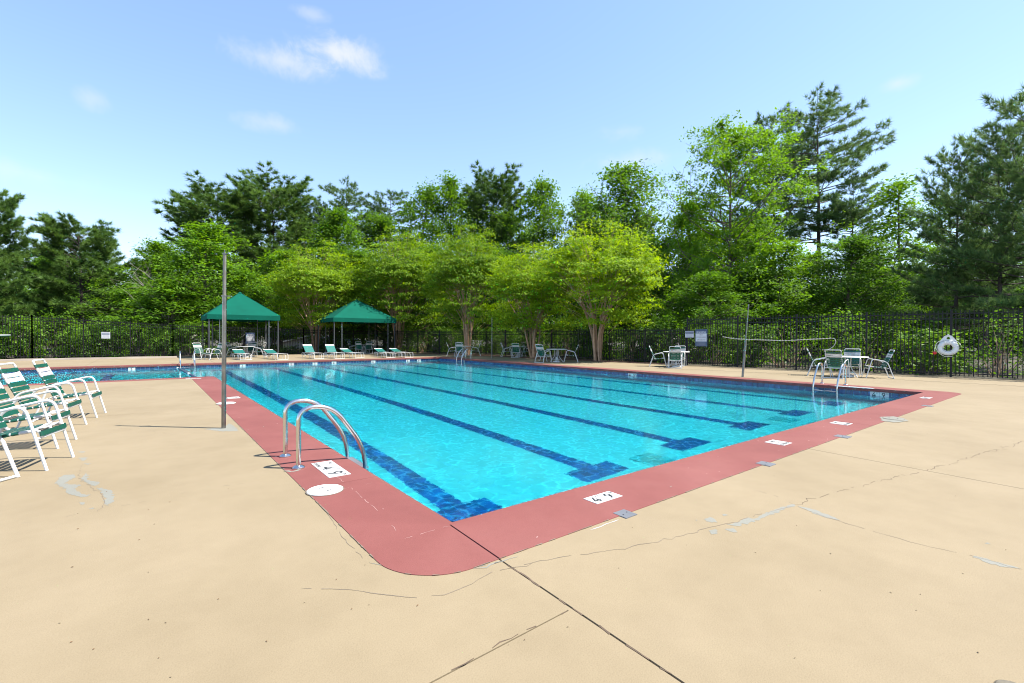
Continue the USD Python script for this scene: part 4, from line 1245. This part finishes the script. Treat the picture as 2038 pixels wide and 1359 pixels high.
def broadleaf(kind, seed, H, z0, R, prof, n_limb, n_clump, n_leaf, leaf, mat_leaf, bark='bark_grey', trunk_r=.16, lift=.45, clump_r=.55, flat=.7, gap=.12):
    r = np.random.default_rng(seed)
    kp = kind_of(kind)
    top = np.array([r.normal() * .25, r.normal() * .25, H * .93])
    tr = path_curve(np.zeros(3), top, .25, r, 9)
    wood = [tube(tr, np.linspace(trunk_r, .03, 9), 7)]
    cc, cn, cs = [], [], []
    for i in range(n_limb):
        t = (i + r.random()) / n_limb
        z = z0 + (H * .96 - z0) * t
        a_ = i * 2.399 + r.normal() * .5
        L = R * prof(t) * (.7 + .5 * r.random())
        if r.random() < gap:
            L *= .5
        ti = min(8, int(z / (H * .93) * 8)); base = tr[ti]
        tip = np.array([base[0] + L * math.cos(a_), base[1] + L * math.sin(a_), z + L * lift * (.5 + r.random() * .9)])
        st = np.array([base[0], base[1], max(.4, z - L * .25)])
        pc = path_curve(st, tip, .12 * L, r, 6)
        wood.append(tube(pc, np.linspace(max(.02, trunk_r * .35 * (1 - t * .6)), .008, 6), 4, caps=False))
        for k in range(n_clump):
            u = .35 + .65 * r.random() ** .7
            q = pc[min(5, int(u * 5))] + r.normal(size=3) * np.array([1, 1, .7]) * L * .20
            if q[2] < .5:
                continue
            n = int(n_leaf * 1.15 * (.5 + r.random()))
            pts = q + r.normal(size=(n, 3)) * np.array([1, 1, flat]) * clump_r * (.45 + .35 * r.random())
            cc.append(pts)
            out = (q - np.array([0, 0, z0 + (H - z0) * .45])); out /= np.linalg.norm(out) + 1e-9
            cn.append(np.tile(out * .5 + [0, 0, .7], (n, 1)) + r.normal(size=(n, 3)) * .65)
            if r.random() < .35:
                wood.append(tube(path_curve(pc[3], q, .1, r, 3), [.014, .009, .005], 3, caps=False))
    c = np.vstack(cc); nn = np.vstack(cn)
    obj('trunk', cat(wood), bark, kp, smooth=True)
    crown_size(kp, c)
    obj('crown', leaves(c, nn, leaf * .95 * (.6 + .8 * r.random(len(c))), r), mat_leaf, kp, kind='stuff')
    return kp


def pine(kind, seed, H, z0, R, prof, n_br, mat_leaf, needles=15, nl=.30, wid=.03, droop=-.05, lift=.35, trunk_r=.16, twig=.42, omit=.12, spread=.9):
    r = np.random.default_rng(seed)
    kp = kind_of(kind)
    tr = path_curve(np.zeros(3), np.array([r.normal() * .2, r.normal() * .2, H]), .2, r, 11)
    wood = [tube(tr, np.linspace(trunk_r, .025, 11), 8)]
    cc, dd = [], []
    for i in range(n_br):
        t = (i + r.random()) / n_br
        z = z0 + (H - z0) * t
        if r.random() < omit:
            continue
        a_ = i * 2.399 + r.normal() * .45
        L = R * prof(t) * (.65 + .55 * r.random())
        base = np.array([np.interp(z, tr[:, 2], tr[:, 0]), np.interp(z, tr[:, 2], tr[:, 1]), z])
        el = droop + (lift - droop) * t + r.normal() * .08
        n = 7
        s_ = np.linspace(0, 1, n)[:, None]
        hd = np.array([math.cos(a_), math.sin(a_), 0])
        bend = np.array([-hd[1], hd[0], 0]) * r.normal() * .12
        pc = base + hd * L * s_ + np.array([0, 0, 1.0]) * (L * el * s_ + L * .11 * s_ ** 2.2) + bend * L * np.sin(s_ * PI)
        wood.append(tube(pc, np.linspace(max(.014, trunk_r * .24 * (1 - t * .5)), .007, n), 4, caps=False))
        m = max(3, int(L / twig * 2))
        for k in range(m):
            u = .30 + .70 * (k + r.random()) / m
            q = np.array([np.interp(u, s_[:, 0], pc[:, j]) for j in range(3)])
            sd = 1 if k % 2 else -1
            td = hd * .7 + np.array([-hd[1], hd[0], 0]) * sd * (.8 + .3 * r.normal()) + np.array([0, 0, .25 + .25 * r.random()])
            td /= np.linalg.norm(td)
            tl = twig * (.6 + .9 * r.random()) * (1.15 - .5 * u) * min(1.2, L / 1.3)
            e = q + td * tl
            wood.append(tube([q, e], [.007, .004], 3, caps=False))
            for w in (.45, .75, 1.0):
                cc.append(q + td * tl * w + r.normal(size=3) * .03); dd.append(td + [0, 0, .35])
        cc.append(pc[-1]); dd.append(pc[-1] - pc[-2])
    cc.append(tr[-1]); dd.append([0, 0, 1.0])
    obj('trunk', cat(wood), 'bark_dark', kp, smooth=True)
    crown_size(kp, np.array(cc))
    obj('crown', tufts(np.array(cc), np.array(dd, float), needles, nl, wid, r, spread), mat_leaf, kp, kind='stuff')
    return kp


def myrtle(kind, seed, H, R):
    r = np.random.default_rng(seed)
    kp = kind_of(kind)
    wood, cc, cn, tips = [], [], [], []
    n_st = 8
    for i in range(n_st):
        a_ = i * 2 * PI / n_st + r.normal() * .3
        b_ = np.array([.15 * math.cos(a_), .15 * math.sin(a_), 0])
        out = (.28 + .5 * r.random()) if i % 2 else (.12 + .25 * r.random())
        e = np.array([out * math.cos(a_), out * math.sin(a_), H * (.30 + .06 * r.random())])
        pc = path_curve(b_, e, .07, r, 7)
        wood.append(tube(pc, np.linspace(.095, .058, 7) * (.75 + .4 * r.random()), 7))
        for k in range(4):
            aa = a_ + r.normal() * .8
            L = H * (.24 + .12 * r.random())
            el = .80 + .45 * r.random()
            e2 = e + np.array([math.cos(aa) * math.cos(el), math.sin(aa) * math.cos(el), math.sin(el)]) * L
            p2 = path_curve(pc[4 + min(2, k)], e2, .14, r, 5)
            wood.append(tube(p2, np.linspace(.036, .015, 5), 5, caps=False))
            for m in range(4):
                ab = aa + r.normal() * .9
                L2 = H * (.14 + .14 * r.random()); el2 = .25 + .9 * r.random()
                e3 = e2 + np.array([math.cos(ab) * math.cos(el2), math.sin(ab) * math.cos(el2), math.sin(el2)]) * L2
                rr = math.hypot(e3[0], e3[1])
                if rr > R * .9:
                    e3[:2] *= R * .9 / rr
                e3[2] = min(e3[2], H * (.99 - .12 * (rr / R) ** 2))
                p3 = path_curve(p2[3 if m % 2 else 4], e3, .15, r, 4)
                wood.append(tube(p3, [.013, .010, .007, .004], 4, caps=False))
                tips += [(p3[2], 1), (p3[3], 1)]
    lump = [(r.random() * 2 * PI, r.random(), .62 + .62 * r.random()) for _ in range(24)]
    for i in range(200):                     # flat sprays layered over the whole crown
        a_ = r.random() * 2 * PI
        t = r.random() ** 1.15
        z = H * (.28 + .66 * t)
        prof_ = (.62 + .40 * math.sin(PI * min(1, .15 + t * .62))) * math.sqrt(max(.02, 1 - max(0, (t - .62) / .40) ** 2.2))
        la, lt, lk = min(lump, key=lambda q: abs(math.sin((q[0] - a_) / 2)) * 1.6 + abs(q[1] - t))
        rad = R * prof_ * lk * (.50 + .55 * math.sqrt(r.random()))
        q = np.array([rad * math.cos(a_), rad * math.sin(a_), z])
        tips.append((q, .8))
        if i % 3 == 0:
            s_ = np.array([q[0] * .40, q[1] * .40, z - H * .12])
            wood.append(tube(path_curve(s_, q, .12, r, 3), [.011, .007, .004], 3, caps=False))
    for i in range(70):                      # loose sprigs that break the outline
        a_ = r.random() * 2 * PI; el = .05 + 1.3 * r.random()
        q = np.array([R * 1.02 * math.cos(a_) * math.cos(el), R * 1.02 * math.sin(a_) * math.cos(el), H * (.50 + .50 * math.sin(el))]) * (1 + .10 * r.random())
        tips.append((q, .45))
        wood.append(tube([q * [.6, .6, .85], q], [.008, .003], 3, caps=False))
    for q, dens in tips:
        n = int((52 + 62 * r.random()) * dens)
        sc = .25 + .26 * r.random()
        pts = q + r.normal(size=(n, 3)) * np.array([1, 1, .17]) * sc
        pts[:, 2] -= .16 * (np.hypot(pts[:, 0] - q[0], pts[:, 1] - q[1])) ** 1.3
        cc.append(pts); o_ = q - np.array([0, 0, H * .45]); o_ /= np.linalg.norm(o_) + 1e-9
        cn.append(np.tile(o_ * .7 + [0, 0, .6], (n, 1)) + r.normal(size=(n, 3)) * .6)
    c = np.vstack(cc); nn = np.vstack(cn)
    keep = c[:, 2] > H * .22
    c, nn = c[keep], nn[keep]
    obj('trunk', cat(wood), 'bark_myrtle', kp, smooth=True)
    crown_size(kp, c)
    obj('crown', leaves(c, nn, .165 * (.6 + .8 * r.random(len(c))), r, .5), 'leaf_myrtle', kp, kind='stuff')
    return kp


def shrub(kind, seed, R, H, n_clump, n_leaf, leaf, m, stem_m='bark_grey', tight=.17):
    r = np.random.default_rng(seed)
    kp = kind_of(kind)
    wood, cc, cn = [], [], []
    for i in range(n_clump):
        a_ = r.random() * 2 * PI; t = r.random()
        rad = R * math.sqrt(r.random()) * (1 - .35 * t * t)
        q = np.array([rad * math.cos(a_), rad * math.sin(a_), .12 + (H - .2) * t])
        if i % 3 == 0:
            wood.append(tube(path_curve(np.array([q[0] * .25, q[1] * .25, 0]), q, .12, r, 4), [.018, .013, .009, .005], 4, caps=False))
        n = int(n_leaf * (.5 + r.random()))
        cc.append(q + r.normal(size=(n, 3)) * tight)
        o = np.array([q[0], q[1], q[2] - H * .4]); o /= np.linalg.norm(o) + 1e-9
        cn.append(np.tile(o * .6 + [0, 0, .6], (n, 1)) + r.normal(size=(n, 3)) * .6)
    c = np.vstack(cc)
    obj('stems', cat(wood), stem_m, kp)
    obj('foliage', leaves(c, np.vstack(cn), leaf * (.6 + .8 * r.random(len(c))), r, .6), m, kp, kind='stuff')
    return kp


rounded = lambda t: (math.sin(PI * (.12 + .86 * t)) ** .7)
oval = lambda t: (math.sin(PI * (.20 + .78 * t)) ** .8)
conic = lambda t: .25 + .9 * (1 - t) ** .8
loblolly = lambda t: .55 + .6 * math.sin(PI * min(1, .15 + .8 * t)) - .45 * max(0, t - .75) * 4 * .6
KB = [broadleaf('broadleaf_a', 21, 12.0, 1.6, 3.3, rounded, 46, 7, 46, .20, 'leaf_broad'),
      broadleaf('broadleaf_b', 22, 12.0, 1.2, 2.9, oval, 46, 7, 44, .20, 'leaf_broad'),
      broadleaf('broadleaf_c', 23, 12.0, 2.0, 2.5, oval, 44, 6, 40, .19, 'leaf_broad', gap=.3),
      broadleaf('broadleaf_d', 24, 12.0, 1.0, 3.4, rounded, 46, 8, 46, .20, 'leaf_deep')]
KBIG = broadleaf('broadleaf_tall', 31, 17.0, 2.2, 4.3, lambda t: .35 + .85 * math.sin(PI * (.12 + .80 * t)) ** 1.1, 84, 8, 44, .21, 'leaf_broad', trunk_r=.2, gap=.22, clump_r=.42)
KLITE = broadleaf('broadleaf_thin', 32, 12.0, 2.6, 2.3, oval, 40, 4, 30, .20, 'leaf_broad', trunk_r=.1, gap=.3, lift=.7)
dome_ = lambda t: .30 + .78 * math.sqrt(max(0, 1 - (max(0, t - .25) / .78) ** 2))
KP = [pine('pine_bushy_a', 41, 9.0, .5, 3.1, lambda t: dome_(t) - .15, 120, 'needle', 22, .36, .042, omit=.08, lift=.75),
      pine('pine_bushy_b', 42, 10.0, .8, 2.9, lambda t: dome_(t) - .12, 120, 'needle', 22, .36, .042, omit=.1, lift=.75)]
KPT = pine('pine_tall', 43, 21.0, 9.5, 4.6, lambda t: .42 + .62 * math.sin(PI * min(1, .18 + .80 * t)), 96, 'needle_blue', 22, .40, .045, droop=.04, lift=.34, trunk_r=.26, twig=.66, omit=.2, spread=1.3)
KPM = pine('pine_mass', 44, 17.0, 2.5, 4.0, lambda t: .38 + .62 * math.sqrt(max(0, 1 - (max(0, t - .2) / .85) ** 2)), 170, 'needle', 22, .44, .054, lift=.85, trunk_r=.22, twig=.55, omit=.1)
KPS = pine('pine_shade', 45, 11.0, 1.9, 4.2, lambda t: .26 + .85 * (1 - t) ** .7, 84, 'needle_blue', 17, .34, .030, droop=-.10, lift=.6, trunk_r=.17, twig=.45)
KM = [myrtle('myrtle_a', 51, 8.0, 3.3), myrtle('myrtle_b', 52, 8.0, 3.2), myrtle('myrtle_c', 57, 7.6, 3.4), myrtle('myrtle_d', 58, 8.2, 3.0), myrtle('myrtle_e', 59, 8.0, 3.5)]
KS = [shrub('shrub_a', 61, 1.15, 2.3, 78, 17, .17, 'leaf_hedge', tight=.125), shrub('shrub_b', 62, 1.2, 2.0, 66, 16, .18, 'leaf_hedge', tight=.12), shrub('shrub_c', 63, 1.3, 2.6, 64, 19, .12, 'leaf_broad', tight=.15), shrub('shrub_d', 64, 1.2, 2.4, 40, 16, .10, 'leaf_deep', 'bark_myrtle', tight=.2)]

trng = random.Random(9)


def tree(kind, H0, R0, name, label, catg, px, Z, top, wpx, group):
    p = atZ(px, Z)
    H0, R0 = REAL[kind]
    h = height_at(top, Z)
    rad = wpx / 2 / F * Z
    copy_of(kind, name, label, catg, p, trng.uniform(0, 6.28), (rad / R0, rad / R0, h / H0), group)


M_ = 'crape myrtles along the fence'
for px, Z, top, w, k, lab in ((628, 38.2, 487, 165, 0, 'crape myrtle between the two green canopies, first of the row'), (791, 40.5, 470, 172, 1, 'crape myrtle at the right edge of the second canopy'),
                              (931, 35.8, 458, 165, 2, 'crape myrtle with pale trunk behind the far corner ladder'), (1061, 31.3, 488, 165, 3, 'smaller crape myrtle behind the crowded four chair table'),
                              (1190, 27.3, 452, 225, 4, 'broad crape myrtle with thick reddish stems, nearest of the row')):
    tree(KM[k], 8.0, 3.2, 'crape_myrtle', lab, 'tree', px, Z, top, w, M_)
PG, BG = 'pines behind the fence', 'leafy trees behind the fence'
for px, Z, top, w, k, H0, R0, lab in (
        (-22, 33, 382, 125, KP[1], 10, 3.0, 'dark pine cut off by the left border'), (163, 38, 446, 165, KP[0], 9, 3.3, 'round bushy pine standing alone against sky on the left'),
        (60, 46, 590, 150, KP[0], 9, 3.3, 'low pine filling the gap between the two left pines'),
        (440, 52, 372, 190, KPM, 17, 4.2, 'big dark pine above the first canopy, left of its twin'), (545, 54, 350, 165, KPM, 17, 4.2, 'big dark pine above the first canopy, right of its twin'),
        (622, 60, 412, 90, KPM, 17, 4.2, 'small pine tip right of the big pine pair'), (690, 58, 370, 125, KPT, 21, 4.6, 'dark pine above the gap between the canopies'),
        (775, 60, 386, 130, KPT, 21, 4.6, 'dark flat topped pine above the second canopy'), (985, 56, 343, 150, KPM, 17, 4.2, 'dark pine over the third crape myrtle'),
        (1180, 50, 415, 120, KPM, 17, 4.2, 'dark pine low between leafy crowns over the fifth crape myrtle'), (1262, 47, 425, 100, KPM, 17, 4.2, 'dark pine tip before the pale crown at centre right'),
        (1624, 43, 203, 212, KPT, 21, 4.6, 'tallest pine with long bare trunk against the sky'), (1536, 48, 242, 170, KPT, 21, 4.6, 'tall pine half hidden behind the tallest leafy tree'),
        (1695, 40, 362, 120, KPT, 21, 4.6, 'shorter pine at the foot of the tallest pine'), (1905, 25, 300, 190, KPS, 11, 4.4, 'dark pine behind the life ring'),
        (1985, 23, 248, 210, KPS, 11, 4.4, 'dark pine to the right of the life ring'), (2055, 21, 180, 260, KPS, 11, 4.4, 'dark pine cut off by the right border'),
        (1960, 31, 330, 150, KPS, 11, 4.4, 'dark pine farther back between the right hand pines')):
    tree(k, H0, R0, 'pine_tree', lab, 'tree', px, Z, top, w, PG)
for px, Z, top, w, k, H0, R0, lab in (
        (305, 39, 482, 160, KB[0], 12, 3.3, 'leafy tree with bare twigs above the hedge'), (415, 38, 452, 175, KB[1], 12, 2.9, 'bright leafy tree left of the thick steel pole'),
        (655, 47, 418, 150, KB[1], 12, 2.9, 'bright leafy crown above the first crape myrtle'), (852, 52, 372, 130, KB[2], 12, 2.5, 'slim leafy tree above the second crape myrtle, left of a pair'),
        (908, 53, 352, 125, KB[1], 12, 2.9, 'slim leafy tree above the second crape myrtle, right of a pair'), (1070, 50, 355, 140, KB[1], 12, 2.9, 'leafy tree above the fourth crape myrtle'),
        (1160, 52, 378, 110, KB[2], 12, 2.5, 'narrow leafy tree left of the broad centre right crown'), (1250, 46, 332, 220, KB[0], 12, 3.3, 'broad leafy crown above the broad crape myrtle'),
        (1450, 33, 244, 265, KBIG, 17, 4.3, 'tallest leafy tree, bright green, right of the centre'), (1355, 38, 400, 150, KB[1], 12, 2.9, 'leafy tree at the left foot of the tallest leafy tree'),
        (1560, 30, 480, 200, KB[0], 12, 3.3, 'low bushy tree behind the warning sign fence'), (1800, 35, 352, 170, KLITE, 12, 2.3, 'thin airy young tree with sky showing through'),
        (1690, 29, 470, 190, KB[3], 12, 3.4, 'low leafy tree behind the rescue hook end'), (1865, 37, 385, 120, KLITE, 12, 2.3, 'thin leafy tree left of the dark right hand pines'),
        (1420, 27, 540, 190, KB[0], 12, 3.3, 'low leafy tree beside the tall fence corner'), (1320, 40, 480, 160, KB[3], 12, 3.4, 'deep green tree behind the broad crape myrtle'),
        (1000, 44, 500, 170, KB[3], 12, 3.4, 'deep green tree behind the third and fourth crape myrtles'), (850, 47, 490, 180, KB[3], 12, 3.4, 'deep green tree behind the second crape myrtle'),
        (720, 46, 500, 180, KB[3], 12, 3.4, 'deep green tree behind the second canopy'), (560, 42, 500, 170, KB[0], 12, 3.3, 'leafy tree right behind the first canopy'),
        (1110, 42, 490, 170, KB[3], 12, 3.4, 'deep green tree between the fourth and fifth crape myrtles'), (480, 40, 540, 150, KB[0], 12, 3.3, 'low leafy tree beside the peak of the first canopy'),
        (350, 36, 560, 170, KB[1], 12, 2.9, 'low bright tree rising over the hedge end'), (255, 37, 580, 150, KB[0], 12, 3.3, 'low bright tree rising over the hedge middle'),
        (1760, 30, 530, 150, KB[0], 12, 3.3, 'low leafy tree under the thin airy tree'), (1490, 40, 430, 170, KB[3], 12, 3.4, 'deep green tree behind the tallest leafy tree'),
        (1610, 38, 505, 160, KB[1], 12, 2.9, 'leafy tree hiding the foot of the tallest pine'), (1740, 40, 500, 150, KB[0], 12, 3.3, 'leafy tree between the shorter pine and the airy tree'),
        (1845, 33, 540, 150, KB[3], 12, 3.4, 'deep green low tree just left of the life ring pines'), (1950, 36, 480, 190, KB[3], 12, 3.4, 'deep green tree behind the pine right of the life ring'),
        (1400, 45, 455, 150, KB[3], 12, 3.4, 'deep green tree far behind the tall fence corner'), (110, 48, 575, 150, KB[3], 12, 3.4, 'deep green low tree between the two left pines'), (215, 47, 545, 150, KB[3], 12, 3.4, 'deep green low tree just right of the round bushy pine'),
        (765, 56, 430, 170, KB[3], 12, 3.4, 'deep green tree under the flat topped pine over the second canopy'), (1010, 54, 425, 170, KB[3], 12, 3.4, 'deep green tree under the pine over the third crape myrtle'),
        (1520, 32, 520, 170, KB[1], 12, 2.9, 'bright low tree at the right foot of the tallest leafy tree')):
    tree(k, H0, R0, 'leafy_tree', lab, 'tree', px, Z, top, w, BG)

br = np.random.default_rng(77)
bp = atZ(330, 35.5)
bt = thing('bare_tree', 'pale bare twigs of a leafless small tree before the leafy tree over the hedge', 'tree', tuple(bp))
bw = [tube(path_curve(np.zeros(3), np.array([.2, .1, 3.6]), .15, br, 6), np.linspace(.075, .04, 6), 6)]
for i in range(15):
    a_ = br.random() * 2 * PI; b0_ = np.array([.1, .05, 1.6 + 2.0 * br.random()])
    e_ = b0_ + np.array([math.cos(a_) * (1.2 + 1.4 * br.random()), math.sin(a_) * 1.4, .9 + 2.4 * br.random()])
    pc = path_curve(b0_, e_, .2, br, 6)
    bw.append(tube(pc, np.linspace(.028, .008, 6), 4, caps=False))
    for k in range(5):
        q_ = pc[2 + k % 4]
        bw.append(tube(path_curve(q_, q_ + br.normal(size=3) * [.5, .5, .35] + (e_ - b0_) * .28, .1, br, 4), [.012, .009, .006, .004], 3, caps=False))
obj('branches', cat(bw), 'bark_pale', bt, smooth=True)

# hedge of separate shrubs behind the long fence, undergrowth behind the other two
srng = random.Random(4)


def shrubs(parent, pts, off, n, hs, kinds):
    """shrubs standing in a line behind a fence, as parts of one hedge or one mass of undergrowth"""
    P = [np.asarray(p, float) for p in pts]
    seg = [np.linalg.norm(b - a) for a, b in zip(P[:-1], P[1:])]
    tot = sum(seg)
    for i in range(n):
        s_ = tot * (i + .5 + srng.uniform(-.25, .25)) / n
        for a_, b_, L in zip(P[:-1], P[1:], seg):
            if s_ <= L:
                break
            s_ -= L
        d = (b_ - a_) / L; nn = np.array([-d[1], d[0]])
        if nn @ (EYE[:2] - a_) > 0:
            nn = -nn
        q = a_ + d * s_ + nn * (off + srng.uniform(-.15, .25))
        h = hs * srng.uniform(.82, 1.18)
        x = UsdGeom.Xform.Define(stage, path_for('shrub', parent))
        x.GetPrim().GetReferences().AddInternalReference(kinds[i % len(kinds)])
        x.GetPrim().SetInstanceable(True)
        place(x, (q[0], q[1], -.05), srng.uniform(0, 6.28), (srng.uniform(.95, 1.2), srng.uniform(.9, 1.1), h / 2.3))


hg = thing('hedge', 'glossy leaved hedge running behind the long black fence left of the canopies', 'hedge')
shrubs(hg, [[1.0, 36.6], [-16, 36.6]], 1.35, 13, 2.2, [KS[0], KS[1], KS[2]])
shrubs(hg, [[1.0, 36.6], [-16, 36.6]], 2.9, 9, 2.7, [KS[0], KS[1]])
hg = thing('hedge', 'dark leafy hedge behind the fence at the second green canopy', 'hedge')
shrubs(hg, [[14.0, 36.6], [8.5, 36.6]], 1.6, 4, 1.7, [KS[2], KS[1]])
hg = thing('hedge', 'low clipped hedge in front of the pale house gable', 'hedge')
shrubs(hg, [[7.8, 36.6], [2, 36.6]], 1.8, 4, .95, [KS[1]])
ug = thing('undergrowth', 'leafy undergrowth behind the low black fence and the crape myrtles', 'undergrowth', kind='stuff')
shrubs(ug, [FR1 + [0, .2], FB, FA], 1.3, 17, 2.0, [KS[2], KS[0], KS[3]])
shrubs(ug, [FR1 + [0, .2], FB, FA], 3.2, 13, 2.9, [KS[2], KS[1], KS[3]])
ug = thing('undergrowth', 'loose twiggy undergrowth behind the tall black fence and life ring', 'undergrowth', kind='stuff')
shrubs(ug, [FR0, FR1], 1.6, 12, 1.9, [KS[2], KS[3], KS[0], KS[3]])
shrubs(ug, [FR0 + [2, -3], FR1], 4.2, 9, 2.4, [KS[2], KS[3], KS[1]])

# the wood behind, one mass
wp = UsdGeom.PointInstancer.Define(stage, '/World/far_wood')
meta(wp.GetPrim(), 'wood of mixed trees closing the view behind the yard', 'wood', kind='stuff')
proto = []
for i, k in enumerate((KB[3], KB[1], KPM)):
    x = UsdGeom.Xform.Define(stage, f'/World/far_wood/Protos/tree_{"abc"[i]}')
    x.GetPrim().GetReferences().AddInternalReference(k)
    proto.append(x.GetPath())
wp.CreatePrototypesRel().SetTargets(proto)
pos, idx, scl, ori = [], [], [], []
for i in range(46):
    px = -260 + 2560 * (i + trng.random() * .8) / 46
    Z = trng.uniform(60, 78) if px < 1500 else trng.uniform(40, 60)
    if 500 < px < 600 and False:
        continue
    p = atZ(px, Z)
    k = trng.choice([0, 0, 1, 2])
    pos.append(Gf.Vec3f(float(p[0]), float(p[1]), -.5)); idx.append(k)
    h = height_at(trng.uniform(500, 560) if px < 1600 else trng.uniform(540, 600), Z) / (17.0 if k == 2 else 12.0)
    w = trng.uniform(1.0, 1.5); scl.append(Gf.Vec3f(w, w, float(h)))
    a_ = trng.uniform(0, PI); ori.append(Gf.Quath(math.cos(a_), 0, 0, math.sin(a_)))
wp.CreatePositionsAttr(pos); wp.CreateProtoIndicesAttr(idx); wp.CreateScalesAttr(scl); wp.CreateOrientationsAttr(ori)
